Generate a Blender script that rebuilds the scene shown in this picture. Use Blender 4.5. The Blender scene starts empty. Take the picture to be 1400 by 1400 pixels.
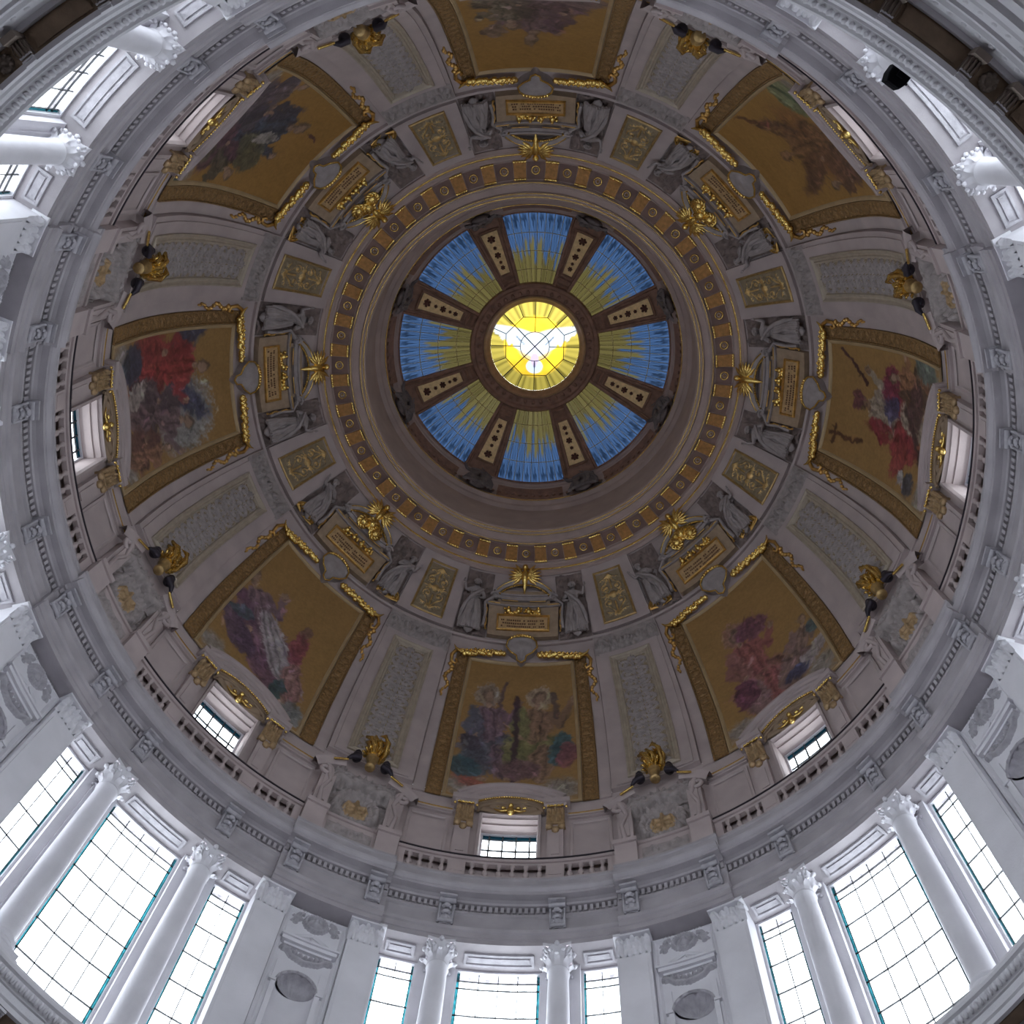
import bpy, math, random
import numpy as np
from mathutils import Matrix, Vector
random.seed(7); RNG = np.random.RandomState(7)
SC = bpy.context.scene; COL = SC.collection
PI = math.pi
# ------------------------------------------------------------------ camera, sky, exposure
# Axis of the dome = world z.  Azimuth a is counted as the picture shows it (0 = right, 90 = top of the frame).
cam_d = bpy.data.cameras.new('camera'); cam = bpy.data.objects.new('camera', cam_d); COL.objects.link(cam)
SC.camera = cam
cam_d.sensor_width = 36; cam_d.lens = 1617.0 * 36 / 1400; cam_d.clip_end = 500; cam_d.clip_start = 0.05
fw = Vector((0.03535392, -0.27637181, 0.96040029)).normalized()
rt = Vector((-6.17736902e-04, 1.26983619e-05, 2.63940863e-05)); rt = (rt - fw * rt.dot(fw)).normalized()
up = rt.cross(fw).normalized()
m = Matrix((rt, up, -fw)).transposed().to_4x4(); m.translation = Vector((-1.3308588, 9.1984138, 0.0))
cam.matrix_world = m
W = bpy.data.worlds.new('sky'); SC.world = W; W.use_nodes = True
bgn = W.node_tree.nodes['Background']
bgn.inputs[0].default_value = (0.92, 0.955, 1.0, 1); bgn.inputs[1].default_value = 8.0
SC.view_settings.view_transform = 'Standard'; SC.view_settings.look = 'None'
SC.view_settings.gamma = 1; SC.view_settings.use_curve_mapping = False
SC.view_settings.exposure = 0.3

FLOOR = -1.6
def Wp(r, a, z):
    t = np.radians(a); return np.stack(np.broadcast_arrays(-r * np.cos(t), r * np.sin(t), z), -1)
# portals: guides for the daylight coming through the openings (they emit nothing of their own)
def portal(r, a, z, w, h):
    l = bpy.data.lights.new('daylight_portal', 'AREA'); l.shape = 'RECTANGLE'; l.size = w; l.size_y = h
    l.cycles.is_portal = True
    o = bpy.data.objects.new('daylight_portal', l); COL.objects.link(o)
    p = Wp(r, a, z); o.location = p
    d = Vector((-p[0], -p[1], 0)).normalized()
    o.rotation_euler = d.to_track_quat('-Z', 'Z').to_euler()
for k in range(8):
    portal(16.75, 45 * k, 28.5, 8.6, 10.0)
    portal(16.35, 45 * k, 39.6, 2.6, 3.6)

# ------------------------------------------------------------------ materials
def mat(name, col, rough=0.75, metal=0.0, var=0.12, scale=1.5, bump=0.0, bscale=25.0, col2=None, attr=None, spec=0.4):
    M = bpy.data.materials.new(name); M.use_nodes = True
    nt = M.node_tree; N = nt.nodes; L = nt.links; b = N['Principled BSDF']
    b.inputs['Roughness'].default_value = rough; b.inputs['Metallic'].default_value = metal
    b.inputs['Specular IOR Level'].default_value = spec
    geo = N.new('ShaderNodeNewGeometry')
    nz = N.new('ShaderNodeTexNoise'); nz.inputs['Scale'].default_value = scale; nz.inputs['Detail'].default_value = 6
    L.new(geo.outputs['Position'], nz.inputs['Vector'])
    rp = N.new('ShaderNodeValToRGB'); e = rp.color_ramp.elements
    e[0].position = 0.3; e[1].position = 0.7
    c2 = col2 if col2 else tuple(min(1, c * (1 + var)) for c in col)
    e[0].color = (*[c * (1 - var) for c in col], 1); e[1].color = (*c2, 1)
    L.new(nz.outputs['Fac'], rp.inputs['Fac'])
    out = rp.outputs['Color']
    if attr:
        at = N.new('ShaderNodeAttribute'); at.attribute_name = attr
        mx = N.new('ShaderNodeMixRGB'); mx.blend_type = 'MULTIPLY'; mx.inputs[0].default_value = 1
        L.new(at.outputs['Color'], mx.inputs[1]); L.new(out, mx.inputs[2]); out = mx.outputs[0]
    L.new(out, b.inputs['Base Color'])
    if bump > 0:
        n2 = N.new('ShaderNodeTexNoise'); n2.inputs['Scale'].default_value = bscale; n2.inputs['Detail'].default_value = 3
        L.new(geo.outputs['Position'], n2.inputs['Vector'])
        bp = N.new('ShaderNodeBump'); bp.inputs['Strength'].default_value = bump; bp.inputs['Distance'].default_value = 0.05
        L.new(n2.outputs['Fac'], bp.inputs['Height']); L.new(bp.outputs['Normal'], b.inputs['Normal'])
    return M
STONE = mat('pale_stone', (0.42, 0.345, 0.34), 0.7, var=0.10, scale=0.9, bump=0.12, bscale=14)
STONE2 = mat('drum_stone', (0.66, 0.64, 0.68), 0.65, var=0.08, scale=0.7, bump=0.1, bscale=14)
ENT = mat('entablature_stone', (0.36, 0.33, 0.35), 0.7, var=0.12, scale=1.1, bump=0.12)
DREL = mat('drum_relief_stone', (0.38, 0.36, 0.39), 0.7, var=0.15, scale=4, bump=0.3, bscale=12)
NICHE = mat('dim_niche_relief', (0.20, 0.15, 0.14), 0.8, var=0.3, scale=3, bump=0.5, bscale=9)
RELIEF = mat('relief_stone', (0.32, 0.275, 0.27), 0.75, var=0.18, scale=4, bump=0.3, bscale=12)
STATUE = mat('statue_stone', (0.33, 0.285, 0.285), 0.7, var=0.15, scale=3, bump=0.2, bscale=10)
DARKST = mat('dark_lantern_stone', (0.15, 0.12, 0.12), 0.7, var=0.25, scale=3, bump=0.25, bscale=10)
MAUVE = mat('mauve_stone', (0.38, 0.285, 0.265), 0.7, var=0.1, scale=1.2, bump=0.1)
BROWN = mat('brown_ochre_panel', (0.26, 0.18, 0.12), 0.7, var=0.2, scale=3, bump=0.2)
MODI = mat('orange_gilt_modillion', (0.42, 0.21, 0.07), 0.45, metal=0.35, var=0.3, scale=6, bump=0.4)
REDBR = mat('red_brown_stone', (0.24, 0.125, 0.085), 0.6, var=0.25, scale=3, bump=0.2)
TAN = mat('tan_panel_ground', (0.25, 0.19, 0.12), 0.7, var=0.15, scale=5, bump=0.3, bscale=14)
GOLD = mat('gilding', (0.95, 0.62, 0.20), 0.24, metal=0.95, var=0.2, scale=3, bump=0.5, bscale=12)
GOLDM = mat('gold_mosaic_border', (0.25, 0.145, 0.06), 0.5, metal=0.3, var=0.35, scale=9, bump=0.5, bscale=16)
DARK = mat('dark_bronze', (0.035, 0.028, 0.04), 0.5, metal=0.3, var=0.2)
BLACK = mat('black_paint', (0.004, 0.004, 0.006), 0.85, var=0.1, spec=.1)
LEAD = mat('lead_bar', (0.03, 0.03, 0.035), 0.6, var=0.1)
BRASS = mat('pale_brass_bar', (0.60, 0.50, 0.28), 0.5, metal=0.3, var=0.1)
FRESCO = mat('painted_mosaic', (1.0, 1.0, 1.0), 0.55, var=0.16, scale=7, bump=0.15, bscale=30, attr='paint', col2=(1, 1, 1))
CREAM = mat('cream_mosaic', (0.75, 0.52, 0.26), 0.5, var=0.15, scale=6, bump=0.2)
SLATE = mat('grey_shaft_floor', (0.30, 0.28, 0.28), 0.5, var=0.15)
LOWER = mat('lower_wall_stone', (0.45, 0.42, 0.42), 0.8, var=0.08, bump=0.1)
def glass(name, col, attr=None, gl=0.04):
    M = bpy.data.materials.new(name); M.use_nodes = True; nt = M.node_tree; N = nt.nodes; L = nt.links
    for n in list(N): N.remove(n)
    o = N.new('ShaderNodeOutputMaterial'); t = N.new('ShaderNodeBsdfTransparent'); g = N.new('ShaderNodeBsdfGlossy')
    g.inputs['Roughness'].default_value = 0.15; g.inputs['Color'].default_value = (.5, .5, .5, 1)
    mx = N.new('ShaderNodeMixShader'); mx.inputs[0].default_value = gl
    if attr:
        at = N.new('ShaderNodeAttribute'); at.attribute_name = attr; L.new(at.outputs['Color'], t.inputs['Color'])
    else:
        geo = N.new('ShaderNodeNewGeometry'); nz = N.new('ShaderNodeTexNoise'); nz.inputs['Scale'].default_value = 4
        L.new(geo.outputs['Position'], nz.inputs['Vector'])
        rp = N.new('ShaderNodeValToRGB'); e = rp.color_ramp.elements
        e[0].color = (*[c * .7 for c in col], 1); e[1].color = (*col, 1); e[0].position = .35; e[1].position = .65
        L.new(nz.outputs['Fac'], rp.inputs['Fac']); L.new(rp.outputs['Color'], t.inputs['Color'])
    L.new(t.outputs[0], mx.inputs[1]); L.new(g.outputs[0], mx.inputs[2]); L.new(mx.outputs[0], o.inputs['Surface'])
    return M
GCLEAR = glass('clear_window_glass', (0.93, 0.96, 0.97))
GTEAL = glass('teal_border_glass', (0.10, 0.27, 0.30))
GTEAL2 = glass('deep_teal_glass', (0.03, 0.095, 0.12))
GPAINT = glass('stained_glass', (1, 1, 1), attr='paint', gl=0.01)

# ------------------------------------------------------------------ mesh builder
class MB:
    def __init__(s, smooth=False): s.V = []; s.Q = []; s.T = []; s.mq = []; s.mt = []; s.n = 0; s.C = []; s.sm = smooth
    def add(s, V, F, mi=0, C=None):
        V = np.asarray(V, float).reshape(-1, 3); F = np.asarray(F, int)
        if len(F):
            if F.shape[1] == 4: s.Q.append(F + s.n); s.mq.append(np.full(len(F), mi) if np.isscalar(mi) else mi)
            else: s.T.append(F + s.n); s.mt.append(np.full(len(F), mi) if np.isscalar(mi) else mi)
        s.V.append(V); s.n += len(V)
        if C is not None: s.C.append(np.asarray(C, float).reshape(-1, 3))
        return s
    def grid(s, P, cu=False, cv=False, mi=0, C=None):
        P = np.asarray(P, float); a, b = P.shape[:2]
        I = np.arange(a * b).reshape(a, b)
        if cu: I = np.vstack([I, I[:1]])
        if cv: I = np.hstack([I, I[:, :1]])
        F = np.stack([I[:-1, :-1], I[1:, :-1], I[1:, 1:], I[:-1, 1:]], -1).reshape(-1, 4)
        return s.add(P.reshape(-1, 3), F, mi, C)
    def box(s, x0, x1, y0, y1, z0, z1, nx=1, ny=1, mi=0, taper=0.0):
        xs = np.linspace(x0, x1, nx + 1); ys = np.linspace(y0, y1, ny + 1)
        X, Y = np.meshgrid(xs, ys, indexing='ij')
        tx = taper * (x1 - x0) / 2; ty = taper * (y1 - y0) / 2
        cx = (x0 + x1) / 2; cy = (y0 + y1) / 2
        kx = 1 - taper; 
        s.grid(np.stack([X, Y, X * 0 + z0], -1), mi=mi)
        s.grid(np.stack([cx + (X - cx) * kx, cy + (Y - cy) * kx, X * 0 + z1], -1), mi=mi)
        B = [(x, y0) for x in xs] + [(x1, y) for y in ys[1:]] + [(x, y1) for x in xs[::-1][1:]] + [(x0, y) for y in ys[::-1][1:-1]]
        B = np.array(B)
        lo = np.c_[B, np.full(len(B), z0)]; hi = np.c_[cx + (B[:, 0] - cx) * kx, cy + (B[:, 1] - cy) * kx, np.full(len(B), z1)]
        s.grid(np.stack([lo, hi], 1), cu=True, mi=mi); return s
    def ell(s, c, r, n=8, m=6, mi=0):
        th = np.linspace(0, 2 * PI, n, endpoint=False); ph = np.linspace(0, PI, m + 1)
        P = np.stack([np.outer(np.cos(th), np.sin(ph)), np.outer(np.sin(th), np.sin(ph)), np.outer(np.ones(n), np.cos(ph))], -1)
        return s.grid(P * np.array(r) + np.array(c), cu=True, mi=mi)
    def tube(s, pts, rad, n=6, mi=0, flat=1.0):
        pts = np.asarray(pts, float); rad = np.broadcast_to(rad, (len(pts),))
        T = np.gradient(pts, axis=0); T /= np.linalg.norm(T, axis=1)[:, None] + 1e-9
        ref = np.array([0, 0, 1.0]); A = np.cross(T, ref); bad = np.linalg.norm(A, axis=1) < 1e-3
        A[bad] = np.cross(T[bad], [1.0, 0, 0]); A /= np.linalg.norm(A, axis=1)[:, None]; B = np.cross(T, A)
        th = np.linspace(0, 2 * PI, n, endpoint=False)
        P = pts[:, None] + rad[:, None, None] * (np.cos(th)[None, :, None] * A[:, None] + flat * np.sin(th)[None, :, None] * B[:, None])
        s.grid(P, cv=True, mi=mi)
        for e, o in ((0, 1), (-1, -1)):
            k = s.n; s.add(np.vstack([P[e], pts[e][None]]), [[i, (i + 1) % n, n] for i in range(n)], mi)
        return s
    def lathe(s, prof, n=16, c=(0, 0, 0), mi=0, arc=None):
        prof = np.asarray(prof, float)
        th = np.linspace(0, 2 * PI, n, endpoint=False) if arc is None else np.linspace(arc[0], arc[1], n)
        P = np.stack([np.outer(np.cos(th), prof[:, 0]), np.outer(np.sin(th), prof[:, 0]), np.outer(np.ones(n), prof[:, 1])], -1)
        return s.grid(P + np.array(c), cu=arc is None, mi=mi)
    def loops(s, L, mi=0, cap=False):
        P = np.stack(L, 0); s.grid(P, cv=True, mi=mi)
        if cap:
            c = P[-1].mean(0); n = P.shape[1]
            s.add(np.vstack([P[-1], c[None]]), [[i, (i + 1) % n, n] for i in range(n)], mi)
        return s
    def merge(s, o, fn=None):
        V = o.allv(); V = fn(V) if fn else V; base = s.n
        for Q, mi in zip(o.Q, o.mq): s.Q.append(Q + base); s.mq.append(mi)
        for T, mi in zip(o.T, o.mt): s.T.append(T + base); s.mt.append(mi)
        s.V.append(V); s.n += len(V); return s
    def allv(s): return np.concatenate(s.V) if s.V else np.zeros((0, 3))
    def map(s, fn): V = fn(s.allv()); s.V = [V]; return s
    def mesh(s, name, mats, off=(0, 0, 0)):
        V = s.allv() - np.array(off)
        Q = np.concatenate(s.Q) if s.Q else np.zeros((0, 4), int); T = np.concatenate(s.T) if s.T else np.zeros((0, 3), int)
        me = bpy.data.meshes.new(name)
        me.vertices.add(len(V)); me.vertices.foreach_set('co', V.astype(np.float32).ravel())
        loops = np.concatenate([Q.ravel(), T.ravel()]); nq, ntr = len(Q), len(T)
        me.loops.add(len(loops)); me.loops.foreach_set('vertex_index', loops.astype(np.int32))
        st = np.concatenate([np.arange(nq) * 4, nq * 4 + np.arange(ntr) * 3])
        me.polygons.add(nq + ntr); me.polygons.foreach_set('loop_start', st.astype(np.int32))
        try: me.polygons.foreach_set('loop_total', np.concatenate([np.full(nq, 4), np.full(ntr, 3)]).astype(np.int32))
        except Exception: pass
        mi = np.concatenate(list(s.mq) + list(s.mt)) if (s.mq or s.mt) else np.zeros(0)
        me.polygons.foreach_set('material_index', mi.astype(np.int32))
        me.polygons.foreach_set('use_smooth', np.full(nq + ntr, s.sm))
        for m_ in (mats if isinstance(mats, (list, tuple)) else [mats]): me.materials.append(m_)
        me.update(calc_edges=True); me.validate()
        if s.C:
            C = np.concatenate(s.C); at = me.color_attributes.new('paint', 'FLOAT_COLOR', 'POINT')
            at.data.foreach_set('color', np.c_[C, np.ones(len(C))].astype(np.float32).ravel())
        return me

# surfaces: r as a function of height + inward normal
class Dome:
    def r(s, z): z = np.asarray(z, float); return np.where(z < 44.1, 15.2, 15.2 * np.sqrt(np.clip(1 - ((z - 44.1) / 16.6) ** 2, 0.01, 1)))
    def nrm(s, z):
        z = np.asarray(z, float); r = s.r(z); a = r / 231.04; b = np.where(z < 44.1, 0, (z - 44.1) / 275.56); l = np.hypot(a, b); return -a / l, -b / l
DOME = Dome()
ZT = np.linspace(36, 57.5, 2000); RT = DOME.r(ZT); TT = np.concatenate([[0], np.cumsum(np.hypot(np.diff(ZT), np.diff(RT)))])
DOME.t = lambda z: np.interp(z, ZT, TT); DOME.z = lambda t: np.interp(t, TT, ZT)
class Cyl:
    def __init__(s, R): s.R = R
    def r(s, z): return np.full_like(np.asarray(z, float), s.R)
    def nrm(s, z): z = np.asarray(z, float); return z * 0 - 1, z * 0
    def t(s, z): return z
    def z(s, t): return t
def uz(surf, A):            # (degrees from A, height, inward depth) -> world
    def f(V):
        r = surf.r(V[:, 1]); nr, nz = surf.nrm(V[:, 1])
        return Wp(r + V[:, 2] * nr, A + V[:, 0], V[:, 1] + V[:, 2] * nz)
    return f
def loc(surf, A, z0, rot=0, sc=1, d0=0):      # (metres right, metres up the surface, inward depth) -> world
    c, s_ = math.cos(rot), math.sin(rot)
    def f(V):
        x = (c * V[:, 0] - s_ * V[:, 1]) * sc; y = (s_ * V[:, 0] + c * V[:, 1]) * sc
        z = surf.z(surf.t(z0) + y); r = surf.r(z); nr, nz = surf.nrm(z)
        return Wp(r + (d0 + V[:, 2] * sc) * nr, A + np.degrees(x / r), z + (d0 + V[:, 2] * sc) * nz)
    return f
def up_at(r0, A, z0):       # lathe space (x right, y inward, z up) -> world at a point
    def f(V):
        a = math.radians(A); er = np.array([-math.cos(a), math.sin(a), 0]); et = np.array([math.sin(a), math.cos(a), 0])
        return Wp(r0, A, z0) + V[:, :1] * et - V[:, 1:2] * er + V[:, 2:3] * np.array([0, 0, 1])
    return f
def ring(prof, a0=0, a1=360, n=192, mi=0, mb=None):
    mb = mb or MB(); full = abs(a1 - a0) >= 359.9
    a = np.linspace(a0, a1, n + (0 if full else 1), endpoint=not full)
    prof = np.asarray(prof, float)
    P = np.stack([Wp(prof[:, 0], x, prof[:, 1]) for x in a]); mb.grid(P, cu=full, mi=mi); return mb

# ------------------------------------------------------------------ objects
def props(o, label=None, cat=None, group=None, kind=None):
    if label: o['label'] = label
    if cat: o['category'] = cat
    if group: o['group'] = group
    if kind: o['kind'] = kind
    return o
def link(name, me, parent=None, location=(0, 0, 0)):
    o = bpy.data.objects.new(name, me); COL.objects.link(o); o.location = location
    if parent is not None: o.parent = parent
    return o
class Thing:
    def __init__(s, name, A, r0, z0, label=None, cat=None, group=None, kind=None):
        s.A = A; s.r0 = r0; s.z0 = z0; s.off = Wp(r0, A, z0) if r0 else np.array([0, 0, z0 * 1.0])
        s.o = link(name, None, None, s.off); props(s.o, label, cat, group, kind)
    def part(s, name, mb, mats, parent=None, label=None, kind=None):
        o = link(name, mb.mesh(name, mats, s.off), parent or s.o)
        props(o, label, None, None, kind); return o
def copy_tree(o, parent=None):
    c = o.copy(); COL.objects.link(c)
    if parent is not None: c.parent = parent
    for ch in [x for x in KIDS.get(o.name, [])]: copy_tree(ch, c)
    return c
KIDS = {}
def index_kids():
    KIDS.clear()
    for x in bpy.data.objects:
        if x.parent: KIDS.setdefault(x.parent.name, []).append(x)
def spread(t, ks, label_fn, k0=0):
    """the thing stands in bay k0; copy it to the other bays by turning it about the dome's axis"""
    index_kids(); out = {}
    for k in ks:
        c = t.o if k == k0 else copy_tree(t.o)
        out[k] = c
    for k, c in out.items():
        d = 45.0 * (k - k0); a = t.A + d
        p = Wp(t.r0, a, t.z0); c.location = p; c.rotation_euler = (0, 0, -math.radians(d))
        c['label'] = label_fn(k)
    return out
BAYC = ["three o'clock", "half past one", "twelve o'clock", "half past ten", "nine o'clock", "half past seven", "six o'clock", "half past four"]
PIERC = ["quarter past two", "quarter to one", "quarter past eleven", "quarter to ten", "quarter past eight", "quarter to seven", "quarter past five", "quarter to four"]
def struct(name, mb, mats, parent=None, kind='structure', label=None):
    o = link(name, mb.mesh(name, mats), parent)
    if parent is None: o['kind'] = kind
    elif kind == 'stuff': o['kind'] = 'stuff'
    if label: o['label'] = label
    return o
def turn(proto, parent, angles, name=None):
    """copies of a piece at other azimuths (rotation about the axis), proto stays as first"""
    out = [proto]
    for d in angles:
        c = proto.copy(); COL.objects.link(c); c.parent = parent; c.rotation_euler = (0, 0, -math.radians(d)); out.append(c)
    return out

# ------------------------------------------------------------------ relief height fields
class HF:
    def __init__(s, w, h, res=0.045):
        s.w = w; s.h = h; s.nx = max(4, int(w / res)); s.ny = max(4, int(h / res))
        s.X, s.Y = np.meshgrid(np.linspace(-w / 2, w / 2, s.nx), np.linspace(0, h, s.ny), indexing='ij')
        s.H = np.zeros_like(s.X)
    def seg(s, a, b, w, h):
        ax, ay = a; bx, by = b; dx, dy = bx - ax, by - ay; L = dx * dx + dy * dy + 1e-9
        t = np.clip(((s.X - ax) * dx + (s.Y - ay) * dy) / L, 0, 1)
        q = np.hypot(s.X - ax - t * dx, s.Y - ay - t * dy) / w
        s.H = np.maximum(s.H, h * np.sqrt(np.clip(1 - q * q, 0, 1)))
    def line(s, P, w, h, sym=False):
        for i in range(len(P) - 1):
            s.seg(P[i], P[i + 1], w, h)
            if sym: s.seg((-P[i][0], P[i][1]), (-P[i + 1][0], P[i + 1][1]), w, h)
    def dot(s, x, y, r, h, sym=False, ry=None):
        for sx in ((1, -1) if sym else (1,)):
            q = ((s.X - sx * x) / r) ** 2 + ((s.Y - y) / (ry or r)) ** 2
            s.H = np.maximum(s.H, h * np.sqrt(np.clip(1 - q, 0, 1)))
    def spiral(s, cx, cy, R, a0, turns, w, h, sym=False, sgn=1):
        n = 22; P = [(cx + R * (1 - .82 * i / n) * math.cos(a0 + sgn * 2 * PI * turns * i / n), cy + R * (1 - .82 * i / n) * math.sin(a0 + sgn * 2 * PI * turns * i / n)) for i in range(n + 1)]
        s.line(P, w, h, sym); s.dot(cx, cy, w * 1.5, h * 1.2, sym)
    def leaf(s, x, y, L, ang, w, h, sym=False):
        for k in (-2, -1, 0, 1, 2):
            a = ang + k * .42; l = L * (1 - .16 * abs(k))
            s.line([(x, y), (x + l * .6 * math.cos(a), y + l * .6 * math.sin(a)), (x + l * math.cos(a + .1 * k), y + l * math.sin(a + .1 * k))], w, h, sym)
    def mb(s, thr=None, d0=0.0):
        m_ = MB(True); P = np.stack([s.X, s.Y, s.H + d0], -1)
        hc = (s.H[:-1, :-1] + s.H[1:, 1:]) / 2
        mi = (hc.ravel() > thr).astype(int) if thr is not None else 0
        m_.grid(P, mi=mi); return m_
def candelabrum(w, h, hh=0.09, res=0.05):
    f = HF(w, h, res); R = w * .24; y = R * 1.2
    f.line([(0, .05), (0, h - .1)], w * .035, hh)
    while y < h - R:
        f.spiral(w * .24, y, R, -PI / 2, 1.2, w * .045, hh, True)
        f.leaf(0, y + R * .7, R * .9, PI / 2, w * .03, hh * 1.1)
        f.leaf(w * .12, y - R * .9, R * .8, -.5, w * .028, hh * .8, True)
        f.dot(0, y, w * .09, hh * 1.4); y += R * 2.35
    f.H += RNG.rand(*f.H.shape) * hh * .12
    return f

# ------------------------------------------------------------------ colour painting (flat art of the mosaics and glass)
def smooth_noise(X, Y, f, seed):
    r = np.random.RandomState(seed); o = np.zeros_like(X)
    for k in range(5):
        a = r.rand() * 6.28; g = f * (1 + .9 * k); o += np.sin(X * g * math.cos(a) + Y * g * math.sin(a) + r.rand() * 6.28 + 1.5 * np.sin(Y * g * .6 + k)) / (1 + .4 * k)
    return o / 2.6
class Paint:
    def __init__(s, w, h, nx, ny, base, seed):
        s.k = 1.2; s.cy = 4.6; s.w, s.h = w, h; s.X, s.Y = np.meshgrid(np.linspace(-w / 2, w / 2, nx), np.linspace(0, h, ny), indexing='ij')
        X0, Y0 = s.X.copy(), s.Y.copy(); s.X0, s.Y0 = X0, Y0; s.n3 = smooth_noise(X0, Y0, 14, seed + 9)
        s.X = X0 + .13 * smooth_noise(X0, Y0, 2.2, seed + 20) + .06 * smooth_noise(X0, Y0, 7, seed + 22); s.Y = Y0 + .13 * smooth_noise(X0, Y0, 2.5, seed + 21) + .06 * smooth_noise(X0, Y0, 8, seed + 23)
        s.C = np.ones(s.X.shape + (3,)) * np.array(base); s.n = smooth_noise(s.X, s.Y, 3.1, seed); s.n2 = smooth_noise(s.X, s.Y, 9, seed + 5)
        s.C *= (1 + .07 * s.n + .05 * s.n2)[..., None]
    def put(s, q, col, soft, alpha=1.0, shade=.25):
        m_ = np.clip((1 - q + .14 * s.n2 + .08 * s.n3) / soft, 0, 1) * alpha; m_ = m_ * .93
        c = np.array(col) * (1 + shade * 1.2 * s.n2)[..., None] * (1 + .22 * s.n)[..., None] * (1 + .25 * s.n3 * (shade > .2))[..., None]
        s.C = s.C * (1 - m_[..., None]) + c * m_[..., None]
    def blob(s, x, y, rx, ry, col, rot=0, soft=.18, alpha=1, shade=.28):
        if soft < .45: x, y, rx, ry = x * s.k, s.cy + (y - s.cy) * s.k + .25, rx * s.k, ry * s.k
        c, k = math.cos(rot), math.sin(rot); u = (s.X - x) * c + (s.Y - y) * k; v = -(s.X - x) * k + (s.Y - y) * c
        s.put(np.sqrt((u / rx) ** 2 + (v / ry) ** 2), col, soft, alpha, shade)
    def stroke(s, P, w, col, soft=.5, alpha=1):
        P = [(a * s.k, s.cy + (b - s.cy) * s.k + .25) for a, b in P]; w = w * s.k
        for i in range(len(P) - 1):
            (ax, ay), (bx, by) = P[i], P[i + 1]; dx, dy = bx - ax, by - ay; L = dx * dx + dy * dy + 1e-9
            t = np.clip(((s.X - ax) * dx + (s.Y - ay) * dy) / L, 0, 1)
            s.put(np.hypot(s.X - ax - t * dx, s.Y - ay - t * dy) / w, col, soft, alpha, .1)
    def folds(s, x, y, rx, ry, rot, col, n=6, dark=.5):
        c, k = math.cos(rot), math.sin(rot)
        for i in range(n):
            o = (i + .5) / n * 2 - 1; pts = []
            for j in range(6):
                v = j / 5 * 2 - 1; u = o * rx * (1 - .3 * v) * math.sqrt(max(0, 1 - (.8 * v) ** 2)) + .06 * math.sin(j + i)
                pts.append((x + u * c - v * ry * k, y + u * k + v * ry * c))
            s.stroke(pts, rx * .12, [q * (dark if i % 2 else 1.45) for q in col], .8, .75)
    def person(s, x, y, sc, robe, cloak, skin=(.34, .22, .16), lean=0, halo=None, arm=0, wing=None, seated=True):
        """a draped figure; y = hips"""
        def T(a, b): c, k = math.cos(lean), math.sin(lean); return (x + sc * (a * c - b * k), y + sc * (a * k + b * c))
        if wing is not None:
            for q in (1, -1):
                p = T(q * .75, .9); s.blob(*p, sc * .30, sc * .95, wing, lean - q * .5, .3); 
                for j in range(4): s.stroke([T(q * .35, .7 + .1 * j), T(q * (1.0 + .06 * j), .2 + .38 * j)], sc * .05, [c * 1.4 for c in wing], .8, .7)
        if halo is not None: p = T(0, 1.42); s.blob(*p, sc * .38, sc * .38, halo, 0, .15)
        p = T(0, -.35); s.blob(*p, sc * .85, sc * .62, cloak, lean, .2); s.folds(*p, sc * .7, sc * .55, lean + .3, cloak)
        p = T(.25, -.9); s.blob(*p, sc * .42, sc * .75, robe, lean - .15, .2); s.folds(*p, sc * .35, sc * .65, lean, robe, 5)
        p = T(-.35, -.85); s.blob(*p, sc * .36, sc * .7, cloak, lean + .2, .2)
        p = T(0, .5); s.blob(*p, sc * .46, sc * .68, robe, lean, .18); s.folds(*p, sc * .4, sc * .55, lean, robe, 5)
        p = T(-.33, .55); s.blob(*p, sc * .2, sc * .6, cloak, lean + .25, .25)
        e1 = T(.55, .45 + .1 * arm); h1 = T(.75 + .1 * arm, .75 + .6 * arm)
        s.stroke([T(.33, .9), e1, h1], sc * .13, robe, .4); s.blob(*h1, sc * .1, sc * .12, skin, 0, .3)
        e2 = T(-.6, .4); h2 = T(-.35, .05); s.stroke([T(-.33, .9), e2, h2], sc * .13, cloak, .4); s.blob(*h2, sc * .1, sc * .11, skin, 0, .3)
        p = T(0, 1.14); s.blob(*p, sc * .1, sc * .16, skin, lean, .3)
        p = T(0, 1.42); s.blob(*p, sc * .19, sc * .25, [c * .45 for c in skin], lean, .2); p = T(.03, 1.38); s.blob(*p, sc * .14, sc * .19, skin, lean, .3, shade=.05)
        for q in (-.05, .08): p = T(.03 + q, 1.41); s.blob(*p, sc * .028, sc * .02, [c * .3 for c in skin], 0, .6)
        for q in (-.25, .3): p = T(q, -1.6); s.blob(*p, sc * .13, sc * .08, skin, lean, .3)

# ================================================================== SETTING
fl = MB(); fl.grid(np.stack([Wp(np.array([0.01, 5, 10, 14.4]), a, np.full(4, FLOOR)) for a in np.linspace(0, 360, 96, endpoint=False)]), cu=True)
struct('floor', fl, SLATE)
struct('wall_lower', ring([(14.35, 19.6), (14.35, 16.2), (14.25, 16.1), (14.25, 15.7), (14.4, 15.6), (14.4, 0.2), (14.3, 0.1), (14.3, FLOOR)]), LOWER)
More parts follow.
